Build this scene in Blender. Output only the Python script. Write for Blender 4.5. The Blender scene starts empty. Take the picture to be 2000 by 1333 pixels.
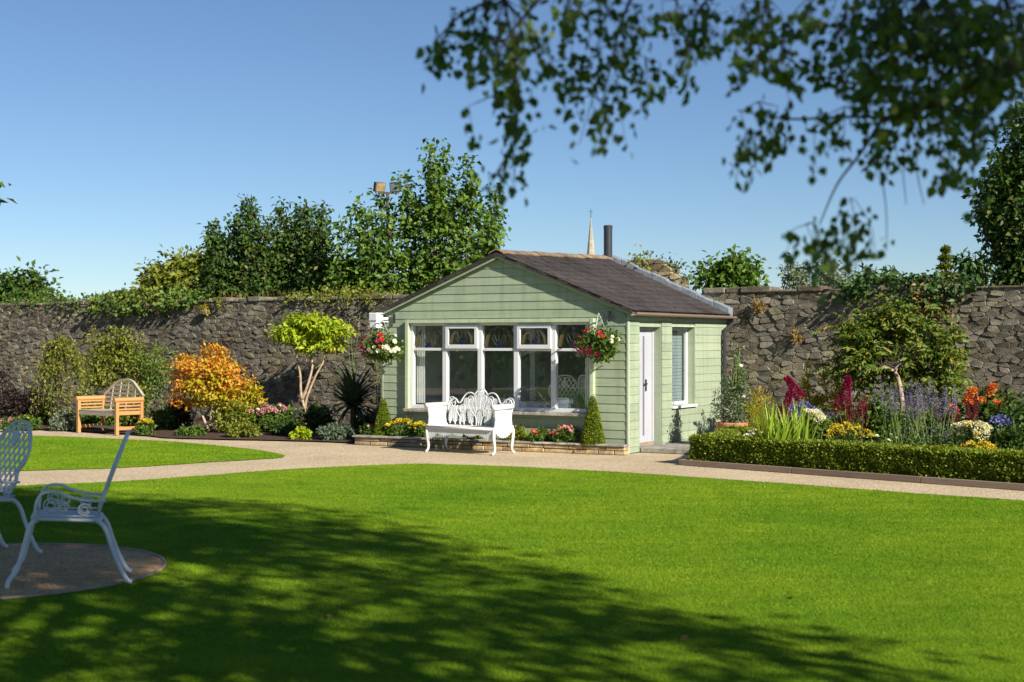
import bpy, math, random
import numpy as np
from mathutils import Vector, Matrix

R = math.radians
random.seed(7)
rng = np.random.default_rng(7)
scene = bpy.context.scene
COL = scene.collection

# ------------------------------------------------------------------ camera, sky, sun
CAMH = 1.7
FP = 2000 * 50 / 36.0            # focal length in photo pixels
cam = bpy.data.cameras.new('camera')
cam.lens = 50; cam.sensor_width = 36
cam.clip_start = 0.1; cam.clip_end = 3000
cam.dof.use_dof = True; cam.dof.focus_distance = 22.0; cam.dof.aperture_fstop = 2.7
camo = bpy.data.objects.new('camera', cam)
camo.location = (0, 0, CAMH); camo.rotation_euler = (R(90), 0, 0)
COL.objects.link(camo); scene.camera = camo

SUN_EL = R(31)
SUN_H = Vector((0.645, -0.765, 0)).normalized()      # horizontal direction towards the sun
world = bpy.data.worlds.new('World'); scene.world = world; world.use_nodes = True
wn = world.node_tree.nodes; wl = world.node_tree.links
bg = wn['Background']; sky = wn.new('ShaderNodeTexSky')
sky.sky_type = 'NISHITA'; sky.sun_disc = False
sky.sun_elevation = SUN_EL; sky.sun_rotation = math.atan2(SUN_H.x, SUN_H.y)
sky.altitude = 1300; sky.air_density = 1.0; sky.dust_density = 0.05; sky.ozone_density = 5.0
wl.new(sky.outputs[0], bg.inputs[0]); bg.inputs[1].default_value = 0.055
sl = bpy.data.lights.new('sun', 'SUN'); sl.energy = 5.0; sl.angle = R(0.53); sl.color = (1.0, 0.93, 0.80)
so = bpy.data.objects.new('sun', sl); COL.objects.link(so)
so.rotation_euler = (-(SUN_H * math.cos(SUN_EL) + Vector((0, 0, math.sin(SUN_EL))))).to_track_quat('-Z', 'Y').to_euler()
so.location = (10, -15, 15)
vs = scene.view_settings
vs.view_transform = 'Standard'; vs.look = 'None'; vs.exposure = 0.88; vs.gamma = 1.0
vs.use_curve_mapping = False
scene.cycles.max_bounces = 8; scene.cycles.transparent_max_bounces = 16
scene.cycles.use_denoising = True

# ------------------------------------------------------------------ helpers
def G(px, py, z=0.0):
    """photo pixel of a point at height z -> world point"""
    Y = (CAMH - z) * FP / (py - 666.0)
    return Vector(((px - 1000) / FP * Y, Y, z))
def at(px, py, Y):
    return Vector(((px - 1000) / FP * Y, Y, CAMH - (py - 666.0) / FP * Y))
def atx(px, Y):
    return Vector(((px - 1000) / FP * Y, Y, 0))

def tag(o, label=None, cat=None, group=None, kind=None):
    if label: o['label'] = label
    if cat: o['category'] = cat
    if group: o['group'] = group
    if kind: o['kind'] = kind
    return o
def empty(name, loc, rz=0.0, label=None, cat=None, group=None):
    o = bpy.data.objects.new(name, None); COL.objects.link(o)
    o.location = loc; o.rotation_euler = (0, 0, rz); o.empty_display_size = 0.1
    return tag(o, label, cat, group)
def link(name, me, parent=None, mat=None, M=None):
    o = bpy.data.objects.new(name, me); COL.objects.link(o)
    if mat is not None and not me.materials: me.materials.append(mat)
    if parent: o.parent = parent
    if M is not None: o.matrix_local = M
    return o
def copy_tree(o, parent=None):
    c = o.copy(); COL.objects.link(c); c.parent = parent
    for ch in list(o.children): copy_tree(ch, c)
    return c

class MB:
    """collects boxes, tubes, prisms in one mesh"""
    def __init__(s): s.v = []; s.f = []
    def add(s, vs_, fs):
        b = len(s.v); s.v += [tuple(q) for q in vs_]; s.f += [tuple(i + b for i in f) for f in fs]
    def box(s, x0, x1, y0, y1, z0, z1, M=None):
        p = [Vector(q) for q in ((x0,y0,z0),(x1,y0,z0),(x1,y1,z0),(x0,y1,z0),(x0,y0,z1),(x1,y0,z1),(x1,y1,z1),(x0,y1,z1))]
        if M is not None: p = [M @ q for q in p]
        s.add(p, [(3,2,1,0),(4,5,6,7),(0,1,5,4),(1,2,6,5),(2,3,7,6),(3,0,4,7)])
        return s
    def bar(s, a, b, w, t, up=(0,0,1)):
        a = Vector(a); b = Vector(b); d = (b - a); L = d.length; d.normalize()
        up = Vector(up)
        if abs(d.dot(up)) > .97: up = Vector((1, 0, 0))
        x = d.cross(up).normalized(); z = x.cross(d)
        p = []
        for q in (a, b):
            for sx, sz in ((-1,-1),(1,-1),(1,1),(-1,1)): p.append(q + x*sx*w/2 + z*sz*t/2)
        s.add(p, [(0,1,2,3),(7,6,5,4),(0,4,5,1),(1,5,6,2),(2,6,7,3),(3,7,4,0)])
        return s
    def tube(s, pts, r, n=6, closed=False, cap=True):
        pts = [Vector(p) for p in pts]; m = len(pts)
        rs = r if hasattr(r, '__len__') else [r] * m
        base = len(s.v); prev = None
        for i, p in enumerate(pts):
            a = pts[i-1] if (i > 0 or closed) else pts[0]
            b = pts[(i+1) % m] if (i < m-1 or closed) else pts[-1]
            d = (b - a).normalized() if (b - a).length > 1e-9 else Vector((0,0,1))
            if prev is None:
                u = d.cross(Vector((0.13, .21, .97)))
                if u.length < .1: u = d.cross(Vector((1, 0, 0)))
            else: u = prev - d * prev.dot(d)
            if u.length < 1e-6: u = d.orthogonal()
            u.normalize(); prev = u; w = d.cross(u)
            for k in range(n):
                an = 2*math.pi*k/n
                s.v.append(tuple(p + (u*math.cos(an) + w*math.sin(an)) * rs[i]))
        for i in range(m if closed else m-1):
            j = (i+1) % m
            for k in range(n):
                k2 = (k+1) % n
                s.f.append((base+i*n+k, base+i*n+k2, base+j*n+k2, base+j*n+k))
        if cap and not closed:
            s.f.append(tuple(base+k for k in range(n-1, -1, -1)))
            s.f.append(tuple(base+(m-1)*n+k for k in range(n)))
        return s
    def lathe(s, prof, n=20, c=(0,0,0)):
        base = len(s.v); m = len(prof)
        for (r, z) in prof:
            for k in range(n):
                an = 2*math.pi*k/n; s.v.append((c[0]+r*math.cos(an), c[1]+r*math.sin(an), c[2]+z))
        for i in range(m-1):
            for k in range(n):
                k2 = (k+1) % n
                s.f.append((base+i*n+k, base+i*n+k2, base+(i+1)*n+k2, base+(i+1)*n+k))
        return s
    def prism(s, poly, M, t):
        """2-D polygon in local xy, thickness t along local z, placed by M"""
        n = len(poly)
        p = [M @ Vector((x, y, 0)) for x, y in poly] + [M @ Vector((x, y, t)) for x, y in poly]
        s.add(p, [tuple(range(n-1, -1, -1)), tuple(range(n, 2*n))] + [(i, (i+1) % n, n+(i+1) % n, n+i) for i in range(n)])
        return s
    def mesh(s, name='mesh', smooth=False):
        me = bpy.data.meshes.new(name); me.from_pydata(s.v, [], s.f); me.update()
        if smooth: me.polygons.foreach_set('use_smooth', [True]*len(me.polygons))
        return me
    def build(s, name, mat, parent=None, smooth=False, bevel=0, kind=None, solid=0):
        o = link(name, s.mesh(name, smooth), parent, mat)
        if solid:
            m = o.modifiers.new('solid', 'SOLIDIFY'); m.thickness = solid; m.offset = 0
        if bevel:
            m = o.modifiers.new('bevel', 'BEVEL'); m.width = bevel; m.segments = 2; m.limit_method = 'ANGLE'
        if kind: o['kind'] = kind
        return o

def np_mesh(name, V, F, smooth=False):
    V = np.asarray(V, np.float32); F = np.asarray(F, np.int32); k = F.shape[1]
    me = bpy.data.meshes.new(name)
    me.vertices.add(len(V)); me.vertices.foreach_set('co', V.ravel())
    me.loops.add(F.size); me.loops.foreach_set('vertex_index', F.ravel())
    me.polygons.add(len(F)); me.polygons.foreach_set('loop_start', np.arange(0, F.size, k, dtype=np.int32))
    if smooth: me.polygons.foreach_set('use_smooth', np.ones(len(F), bool))
    me.update(calc_edges=True); me.validate()
    return me

def norm(a): return a / np.maximum(np.linalg.norm(a, axis=1, keepdims=True), 1e-9)
def kites(P, D, N, L, W, fold=.18):
    """folded leaf kites: base P, direction D, normal N"""
    P = np.asarray(P, float); n = len(P)
    D = norm(D); S = norm(np.cross(D, N)); N = np.cross(S, D)
    L = np.broadcast_to(np.asarray(L, float), (n,))[:, None]; W = np.broadcast_to(np.asarray(W, float), (n,))[:, None]
    V = np.empty((n, 4, 3))
    V[:, 0] = P
    mid = P + D * L * .45
    V[:, 1] = mid + S * W * .5 + N * W * fold
    V[:, 2] = P + D * L - N * L * .12
    V[:, 3] = mid - S * W * .5 + N * W * fold
    i = np.arange(n)[:, None] * 4
    F = np.concatenate([i + np.array([[0, 1, 2]]), i + np.array([[0, 2, 3]])], 1).reshape(-1, 3)
    return V.reshape(-1, 3), F
def rand_dirs(n, g=None):
    d = (g or rng).normal(size=(n, 3)); return norm(d)
def cat_geo(lst):
    Vs, Fs, b = [], [], 0
    for V, F in lst:
        Vs.append(V); Fs.append(F + b); b += len(V)
    return np.concatenate(Vs), np.concatenate(Fs)

def crown_geo(ells, clumps, per, clump_r, L, W, droop=.3, out=.6, shell=.35, seed=1, flat=1.0, up=.5):
    """clumped leaves through ellipsoids [(center, radii)], clumps in total, per = leaves for each clump"""
    g = np.random.default_rng(seed); geo = []
    vol = np.array([r[0]*r[1]*r[2] for c, r in ells]) ** .8
    cnt = np.maximum(1, (clumps * vol / vol.sum()).astype(int))
    centers = []
    for (c, r), m in zip(ells, cnt):
        d = norm(g.normal(size=(m, 3))); rad = (shell + (1-shell) * g.random((m, 1)) ** .6)
        cc = np.asarray(c) + d * rad * np.asarray(r)
        sz = clump_r * (.6 + .8 * g.random((m, 1)))
        idx = np.repeat(np.arange(m), per)
        off = g.normal(size=(len(idx), 3)) * .55; off[:, 2] *= flat
        P = cc[idx] + off * sz[idx]
        D = norm(norm(off) * out + norm(g.normal(size=P.shape)) * .8 + d[idx] * .3 + np.array([0, 0, -droop]))
        N = norm(norm(g.normal(size=P.shape)) * .7 + np.array([0, 0, up]) + d[idx] * .4)
        s = .65 + .7 * g.random(len(P))
        geo.append(kites(P, D, N, L * s, W * s)); centers.append(cc)
    V, F = cat_geo(geo)
    return V, F, np.concatenate(centers)

# ------------------------------------------------------------------ materials
def new_mat(name):
    m = bpy.data.materials.new(name); m.use_nodes = True
    nt = m.node_tree; b = nt.nodes['Principled BSDF']
    return m, nt.nodes, nt.links, b
def ramp(n, l, src, cols, interp='LINEAR'):
    r = n.new('ShaderNodeValToRGB'); r.color_ramp.interpolation = interp
    e = r.color_ramp.elements
    while len(e) > 1: e.remove(e[-1])
    for i, (p, c) in enumerate(cols):
        if i == 0: e[0].position = p; e[0].color = (*c, 1)
        else: q = e.new(p); q.color = (*c, 1)
    l.new(src, r.inputs[0]); return r
def noise(n, l, scale, detail=4, coord=None, rough=.55):
    t = n.new('ShaderNodeTexNoise'); t.inputs['Scale'].default_value = scale; t.inputs['Detail'].default_value = detail
    t.inputs['Roughness'].default_value = rough
    if coord is not None: l.new(coord, t.inputs['Vector'])
    return t
def mix(n, l, fac, a, b, mode='MIX'):
    m = n.new('ShaderNodeMix'); m.data_type = 'RGBA'; m.blend_type = mode
    for i, v in ((0, fac), (6, a), (7, b)):
        if hasattr(v, 'is_linked') or hasattr(v, 'links'): l.new(v, m.inputs[i])
        else: m.inputs[i].default_value = v if i == 0 else (*v, 1)
    return m.outputs[2]
def bump(n, l, b, h, strength=.3, dist=.01):
    q = n.new('ShaderNodeBump'); q.inputs['Strength'].default_value = strength; q.inputs['Distance'].default_value = dist
    l.new(h, q.inputs['Height']); l.new(q.outputs[0], b.inputs['Normal'])
def rnd(n, l, with_obj=True):
    """a random number for each loose piece and object"""
    g = n.new('ShaderNodeNewGeometry')
    if not with_obj: return g.outputs['Random Per Island']
    o = n.new('ShaderNodeObjectInfo'); a = n.new('ShaderNodeMath'); a.operation = 'ADD'
    l.new(g.outputs['Random Per Island'], a.inputs[0]); l.new(o.outputs['Random'], a.inputs[1])
    f = n.new('ShaderNodeMath'); f.operation = 'FRACT'; l.new(a.outputs[0], f.inputs[0])
    return f.outputs[0]
def plain(name, col, rough=.5, spec=.5, metal=0.0, var=.12, nscale=6.0, bmp=0.0, bscale=40.0):
    m, n, l, b = new_mat(name)
    b.inputs['Roughness'].default_value = rough; b.inputs['Metallic'].default_value = metal
    b.inputs['Specular IOR Level'].default_value = spec
    tc = n.new('ShaderNodeTexCoord')
    t = noise(n, l, nscale, 5, tc.outputs['Object'])
    d = tuple(c * (1 - var) for c in col); u = tuple(min(1, c * (1 + var)) for c in col)
    r = ramp(n, l, t.outputs[0], [(.3, d), (.7, u)])
    l.new(r.outputs[0], b.inputs['Base Color'])
    if bmp:
        t2 = noise(n, l, bscale, 3, tc.outputs['Object']); bump(n, l, b, t2.outputs[0], bmp, .004)
    return m
def leafmat(name, cols, trans=.35, rough=.5, spec=.35):
    m, n, l, b = new_mat(name)
    r = ramp(n, l, rnd(n, l), [(i / max(1, len(cols)-1), c) for i, c in enumerate(cols)])
    l.new(r.outputs[0], b.inputs['Base Color'])
    b.inputs['Roughness'].default_value = rough; b.inputs['Specular IOR Level'].default_value = spec
    t = n.new('ShaderNodeBsdfTranslucent')
    c2 = mix(n, l, 1.0, r.outputs[0], (1.15, 1.1, .5), 'MULTIPLY')
    l.new(c2, t.inputs[0])
    ms = n.new('ShaderNodeMixShader'); ms.inputs[0].default_value = trans
    l.new(b.outputs[0], ms.inputs[1]); l.new(t.outputs[0], ms.inputs[2])
    l.new(ms.outputs[0], n['Material Output'].inputs[0])
    return m

M = {}
M['leaf_dark'] = leafmat('leaf_dark', [(.022,.06,.012),(.045,.10,.016),(.09,.16,.022),(.035,.08,.016),(.12,.13,.02)])
M['leaf_syc'] = leafmat('leaf_sycamore', [(.05,.11,.016),(.095,.18,.024),(.16,.25,.03),(.06,.125,.02)])
M['leaf_mid'] = leafmat('leaf_mid', [(.05,.11,.016),(.09,.16,.02),(.13,.2,.03),(.06,.12,.02)])
M['leaf_olive'] = leafmat('leaf_olive', [(.10,.13,.016),(.18,.21,.02),(.26,.27,.03),(.08,.11,.015)])
M['leaf_yellowgreen'] = leafmat('leaf_yellowgreen', [(.20,.34,.02),(.34,.45,.02),(.50,.52,.03),(.28,.40,.02)], .4)
M['leaf_orange'] = leafmat('leaf_orange', [(.60,.17,.02),(.70,.28,.03),(.62,.36,.02),(.50,.42,.03),(.68,.22,.05),(.40,.40,.03)], .4)
M['leaf_gold'] = leafmat('leaf_gold', [(.40,.36,.02),(.52,.42,.02),(.30,.32,.02),(.6,.36,.02)], .4)
M['leaf_box'] = leafmat('leaf_box', [(.10,.16,.012),(.17,.24,.016),(.27,.31,.02),(.08,.13,.012)], .35)
M['leaf_birch'] = leafmat('leaf_birch', [(.035,.08,.010),(.055,.11,.012),(.075,.135,.015),(.10,.13,.02)], .35)
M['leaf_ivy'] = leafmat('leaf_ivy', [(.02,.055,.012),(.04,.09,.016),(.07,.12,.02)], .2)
M['leaf_purple'] = leafmat('leaf_purple', [(.035,.018,.022),(.055,.026,.034),(.04,.05,.02)])
M['leaf_blue'] = leafmat('leaf_bluegreen', [(.10,.16,.10),(.15,.20,.14),(.09,.14,.06)])
M['leaf_sumac'] = leafmat('leaf_sumac', [(.06,.12,.014),(.10,.17,.018),(.15,.21,.022),(.24,.16,.03)])
M['leaf_iris'] = leafmat('leaf_iris', [(.24,.38,.03),(.36,.46,.05),(.16,.28,.02)])
M['leaf_dry'] = leafmat('leaf_dry', [(.28,.16,.05),(.35,.22,.08),(.22,.14,.05),(.2,.2,.05)])
M['leaf_grey'] = leafmat('leaf_greygreen', [(.16,.20,.13),(.22,.26,.18),(.12,.16,.08)])
M['cordyline'] = leafmat('cordyline_leaf', [(.03,.06,.02),(.05,.085,.03),(.08,.10,.04),(.10,.10,.05)], .15)
def petal(name, c, v=.25):
    return leafmat(name, [tuple(x*(1-v) for x in c), c, tuple(min(.95, x*(1+v)) for x in c)], .3, .6, .2)
M['p_magenta'] = petal('petal_magenta', (.48,.02,.16)); M['p_red'] = petal('petal_red', (.55,.03,.04))
M['p_white'] = petal('petal_white', (.80,.78,.68), .08); M['p_pink'] = petal('petal_pink', (.72,.30,.38))
M['p_yellow'] = petal('petal_yellow', (.66,.50,.04)); M['p_orange'] = petal('petal_orange', (.66,.17,.03))
M['p_blue'] = petal('petal_blue', (.18,.18,.48)); M['p_lav'] = petal('petal_lavender', (.22,.19,.31))
M['p_cream'] = petal('petal_cream', (.78,.74,.52), .1); M['p_crimson'] = petal('petal_crimson', (.28,.010,.075))
M['p_darkred'] = petal('petal_darkred', (.20,.02,.04)); M['p_salmon'] = petal('petal_salmon', (.75,.32,.22))
M['bark'] = plain('bark', (.10,.075,.05), .9, .2, var=.45, nscale=14, bmp=.8, bscale=30)
M['bark_pale'] = plain('bark_pale', (.36,.27,.18), .9, .2, var=.35, nscale=18, bmp=.6, bscale=40)
M['twig'] = plain('twig', (.06,.045,.035), .8, .2)
M['stem'] = plain('stem_green', (.12,.17,.04), .7, .3)
M['stem_red'] = plain('stem_red', (.25,.09,.05), .7, .3)
M['iron_white'] = plain('white_iron_paint', (.58,.59,.60), .38, .5, var=.05, bmp=.15, bscale=60)
M['iron_black'] = plain('black_iron', (.025,.027,.03), .45, .5)
M['plastic_black'] = plain('black_plastic', (.03,.032,.038), .35, .5)
M['white_paint'] = plain('white_paint', (.60,.61,.64), .35, .5, var=.05, nscale=3)
M['shaded_white_paint'] = plain('shaded_white_paint', (.40,.40,.45), .35, .5, var=.05, nscale=3)  # white paint greyed to stand for the shade in the door recess
M['white_plastic'] = plain('white_plastic', (.85,.85,.86), .4, .5, var=.02)
M['lead'] = plain('lead_grey', (.19,.215,.25), .5, .5, var=.25, nscale=9, bmp=.3, bscale=12)
M['terracotta'] = plain('terracotta', (.50,.20,.10), .8, .3, var=.3, nscale=9, bmp=.3, bscale=60)
M['soil'] = plain('soil', (.07,.045,.035), 1.0, .1, var=.5, nscale=16, bmp=1.0, bscale=30)
M['stained_blue'] = plain('stained_blue_glass', (.015,.015,.06), .1, .5)
M['stained_amber'] = plain('stained_amber_glass', (.11,.085,.03), .15, .5)
M['came'] = plain('lead_came', (.05,.055,.06), .5, .5)
M['plaster'] = plain('interior_plaster', (.76,.79,.79), .9, .2, var=.05)
M['interior_dark'] = plain('interior_floor', (.26,.20,.15), .6, .3)
M['picture'] = plain('picture_print', (.25,.16,.08), .5, .3, var=.6, nscale=7)
M['blind'] = plain('blind_fabric', (.22,.26,.28), .9, .2, var=.05)
M['linen'] = plain('linen', (.75,.74,.72), .9, .2, var=.05)

def wood(name, c0, c1, scale=3.0, stretch=(1, 18, 18), rough=.6):
    m, n, l, b = new_mat(name)
    tc = n.new('ShaderNodeTexCoord'); mp = n.new('ShaderNodeMapping'); mp.inputs['Scale'].default_value = stretch
    l.new(tc.outputs['Object'], mp.inputs[0])
    t = noise(n, l, scale, 6, mp.outputs[0])
    r = ramp(n, l, t.outputs[0], [(.3, c0), (.7, c1)])
    o = mix(n, l, .35, r.outputs[0], ramp(n, l, rnd(n, l), [(0, tuple(x*.7 for x in c0)), (1, c1)]).outputs[0])
    l.new(o, b.inputs['Base Color']); b.inputs['Roughness'].default_value = rough
    bump(n, l, b, t.outputs[0], .25, .003)
    return m
M['teak'] = wood('teak', (.36,.17,.05), (.52,.28,.10))
M['teak_weathered'] = wood('teak_weathered', (.34,.27,.20), (.5,.42,.33))
M['kerb_wood'] = wood('kerb_wood', (.19,.135,.10), (.31,.23,.17))

def siding(name, base, worn):
    m, n, l, b = new_mat(name)
    tc = n.new('ShaderNodeTexCoord'); mp = n.new('ShaderNodeMapping'); mp.inputs['Scale'].default_value = (.6, .6, 14)
    l.new(tc.outputs['Object'], mp.inputs[0])
    t = noise(n, l, 2.2, 6, mp.outputs[0]); t2 = noise(n, l, 1.3, 4, tc.outputs['Object'])
    r = ramp(n, l, t.outputs[0], [(.25, tuple(c*.86 for c in base)), (.5, base), (.8, tuple(min(1, c*1.08) for c in base))])
    o = mix(n, l, ramp(n, l, t2.outputs[0], [(.5, (0,0,0)), (.8, (.35,.35,.35))]).outputs[0], r.outputs[0], worn)
    gp = n.new('ShaderNodeNewGeometry'); mp2 = n.new('ShaderNodeMapping'); mp2.inputs['Scale'].default_value = (9, 9, .9); l.new(gp.outputs['Position'], mp2.inputs[0])
    sk = noise(n, l, 1.0, 5, mp2.outputs[0], .65); o = mix(n, l, 1.0, o, ramp(n, l, sk.outputs[0], [(.3, (.80,.81,.78)), (.55, (1,1,1))]).outputs[0], 'MULTIPLY')
    ri = ramp(n, l, rnd(n, l), [(0, (.88,.89,.90)), (1, (1.06,1.06,1.05))])
    o = mix(n, l, 1.0, o, ri.outputs[0], 'MULTIPLY')
    l.new(o, b.inputs['Base Color']); b.inputs['Roughness'].default_value = .55
    bump(n, l, b, t.outputs[0], .2, .004)
    return m
M['siding'] = siding('green_siding', (.295,.35,.245), (.345,.385,.27))
M['trim'] = siding('pale_green_trim', (.40,.455,.32), (.44,.49,.35))

def stone(name, cols, lichen=(.30,.28,.16), sc=7.0):
    m, n, l, b = new_mat(name)
    tc = n.new('ShaderNodeTexCoord')
    t = noise(n, l, sc, 8, tc.outputs['Object'], .65); t2 = noise(n, l, sc*.35, 4, tc.outputs['Object']); t3 = noise(n, l, sc*6, 4, tc.outputs['Object'])
    r = ramp(n, l, rnd(n, l), [(i/(len(cols)-1), c) for i, c in enumerate(cols)])
    sh = ramp(n, l, t.outputs[0], [(.25, (.55,.55,.55)), (.5, (.95,.95,.95)), (.75, (1.3,1.28,1.22))])
    o = mix(n, l, 1.0, r.outputs[0], sh.outputs[0], 'MULTIPLY')
    o = mix(n, l, ramp(n, l, t2.outputs[0], [(.52, (0,0,0)), (.68, (.6,.6,.6))]).outputs[0], o, lichen)
    gp = n.new('ShaderNodeNewGeometry'); w1 = noise(n, l, 1.1, 5, gp.outputs['Position'], .65); w2 = noise(n, l, 9.0, 5, gp.outputs['Position'], .7)
    st_ = ramp(n, l, w1.outputs[0], [(.32, (.62,.58,.52)), (.5, (1,1,1)), (.68, (1.25,1.2,1.1))]); s2_ = ramp(n, l, w2.outputs[0], [(.3, (.66,.64,.6)), (.55, (1,1,1)), (.75, (1.3,1.28,1.22))])
    o = mix(n, l, 1.0, o, st_.outputs[0], 'MULTIPLY'); o = mix(n, l, 1.0, o, s2_.outputs[0], 'MULTIPLY')
    l.new(o, b.inputs['Base Color']); b.inputs['Roughness'].default_value = .92; b.inputs['Specular IOR Level'].default_value = .2
    h = mix(n, l, .5, t.outputs[0], t3.outputs[0])
    bump(n, l, b, h, .9, .025)
    return m
M['rubble'] = stone('rubble_stone', [(.11,.092,.07),(.15,.135,.11),(.21,.19,.155),(.13,.10,.07),(.165,.155,.135),(.12,.105,.085),(.24,.22,.18)])
M['mortar'] = stone('old_mortar', [(.14,.118,.09),(.14,.118,.09)], (.15,.13,.07), 10)
M['sandstone'] = stone('sandstone', [(.40,.28,.14),(.50,.38,.22),(.33,.25,.16),(.46,.34,.18),(.28,.24,.19)], (.22,.20,.13))
M['flag'] = stone('flagstone', [(.30,.29,.27),(.36,.34,.30),(.26,.25,.23)], (.25,.24,.18))
M['slate'] = stone('slate', [(.052,.045,.046),(.060,.052,.053),(.056,.048,.049),(.068,.060,.060)], (.08,.072,.068), 9)
M['stub_stone'] = stone('stub_stone', [(.20,.16,.10),(.30,.24,.15),(.16,.14,.10),(.26,.22,.16)], (.16,.15,.07))
M['ridge'] = stone('ridge_tile', [(.22,.155,.11),(.30,.22,.16),(.18,.14,.11)], (.34,.31,.26), 12)
M['spire'] = stone('spire_stone', [(.36,.33,.27),(.36,.33,.27)], (.3,.28,.22), .6)

def lawn_mat():
    m, n, l, b = new_mat('lawn')
    tc = n.new('ShaderNodeTexCoord')
    a = noise(n, l, .35, 4, tc.outputs['Object']); c = noise(n, l, 3.0, 5, tc.outputs['Object']); d = noise(n, l, 60, 4, tc.outputs['Object'], .7)
    r = ramp(n, l, c.outputs[0], [(.28, (.105,.21,.005)), (.5, (.15,.265,.007)), (.75, (.21,.305,.010))])
    r2 = ramp(n, l, d.outputs[0], [(.3, (.55,.6,.5)), (.6, (1.15,1.1,1))])
    o = mix(n, l, 1.0, r.outputs[0], r2.outputs[0], 'MULTIPLY')
    r3 = ramp(n, l, a.outputs[0], [(.35, (.68,.82,.6)), (.65, (1.35,1.15,1.3))])
    o = mix(n, l, 1.0, o, r3.outputs[0], 'MULTIPLY')
    l.new(o, b.inputs['Base Color']); b.inputs['Roughness'].default_value = .85; b.inputs['Specular IOR Level'].default_value = .15
    bump(n, l, b, d.outputs[0], .8, .03)
    return m
M['lawn'] = lawn_mat()
M['grass'] = leafmat('grass_blade', [(.10,.22,.005),(.135,.27,.006),(.18,.305,.009),(.25,.33,.025)], .4, .6, .15)
_n, _l = M['grass'].node_tree.nodes, M['grass'].node_tree.links       # patches of drier and lusher growth
_tc = _n.new('ShaderNodeTexCoord'); _a = noise(_n, _l, .55, 5, _tc.outputs['Object'], .65)
_mp = _n.new('ShaderNodeMapping'); _mp.inputs['Scale'].default_value = (.5, 2.2, 1); _mp.inputs['Rotation'].default_value = (0, 0, R(25)); _l.new(_tc.outputs['Object'], _mp.inputs[0])
_b = noise(_n, _l, 1.6, 4, _mp.outputs[0], .6)
_r = ramp(_n, _l, _a.outputs[0], [(.32, (.62,.80,.55)), (.5, (1,1,1)), (.68, (1.45,1.18,1.5))]); _r2 = ramp(_n, _l, _b.outputs[0], [(.35, (.82,.88,.8)), (.65, (1.16,1.1,1.1))])
_m = mix(_n, _l, 1.0, _r.outputs[0], _r2.outputs[0], 'MULTIPLY')
_src = [n_ for n_ in _n if n_.type == 'VALTORGB'][0].outputs[0]; _o = mix(_n, _l, 1.0, _src, _m, 'MULTIPLY')
_l.new(_o, _n['Principled BSDF'].inputs['Base Color'])
for n_ in _n:
    if n_.type == 'BSDF_TRANSLUCENT': _l.new(_o, n_.inputs[0])
def gravel_mat(name='gravel', tint=(1, 1, 1)):
    m, n, l, b = new_mat(name)
    tc = n.new('ShaderNodeTexCoord')
    v = n.new('ShaderNodeTexVoronoi'); v.inputs['Scale'].default_value = 55; l.new(tc.outputs['Object'], v.inputs['Vector'])
    a = noise(n, l, .8, 5, tc.outputs['Object']); c = noise(n, l, 25, 4, tc.outputs['Object'])
    s = n.new('ShaderNodeSeparateColor'); l.new(v.outputs['Color'], s.inputs[0])
    r = ramp(n, l, s.outputs[0], [(0, (.33,.26,.165)), (.5, (.46,.37,.25)), (1, (.60,.50,.37))])
    r2 = ramp(n, l, a.outputs[0], [(.3, (.86,.84,.82)), (.7, (1.08,1.07,1.05))])
    o = mix(n, l, 1.0, r.outputs[0], r2.outputs[0], 'MULTIPLY')
    o = mix(n, l, 1.0, o, tint, 'MULTIPLY')
    l.new(o, b.inputs['Base Color']); b.inputs['Roughness'].default_value = .95; b.inputs['Specular IOR Level'].default_value = .15
    bump(n, l, b, v.outputs['Distance'], .6, .012)
    return m
M['gravel'] = gravel_mat(); M['gravel_tan'] = gravel_mat('gravel_tan', (1.0, .80, .58))
M['ground'] = plain('rough_ground', (.07,.10,.03), 1, .1, var=.4, nscale=.5)
def glass_mat():
    m, n, l, b = new_mat('window_glass')
    n.remove(b)
    g = n.new('ShaderNodeBsdfGlossy'); g.inputs['Roughness'].default_value = .015; g.inputs[0].default_value = (.92,.96,1,1)
    t = n.new('ShaderNodeBsdfTransparent'); t.inputs[0].default_value = (.95,.97,.96,1)
    fr = n.new('ShaderNodeFresnel'); fr.inputs[0].default_value = 1.9
    tc = n.new('ShaderNodeTexCoord'); nz = noise(n, l, 1.6, 2, tc.outputs['Object'])
    bp = n.new('ShaderNodeBump'); bp.inputs['Strength'].default_value = .05; bp.inputs['Distance'].default_value = .02
    l.new(nz.outputs[0], bp.inputs['Height']); l.new(bp.outputs[0], g.inputs['Normal'])
    ge = n.new('ShaderNodeNewGeometry'); iv = n.new('ShaderNodeMath'); iv.operation = 'SUBTRACT'; iv.inputs[0].default_value = 1
    l.new(ge.outputs['Backfacing'], iv.inputs[1])          # the inner face of a pane does not mirror a second time
    mu = n.new('ShaderNodeMath'); mu.operation = 'MULTIPLY'; l.new(fr.outputs[0], mu.inputs[0]); l.new(iv.outputs[0], mu.inputs[1])
    ms = n.new('ShaderNodeMixShader'); l.new(mu.outputs[0], ms.inputs[0]); l.new(t.outputs[0], ms.inputs[1]); l.new(g.outputs[0], ms.inputs[2])
    l.new(ms.outputs[0], n['Material Output'].inputs[0])
    return m
M['glass'] = glass_mat()

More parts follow.
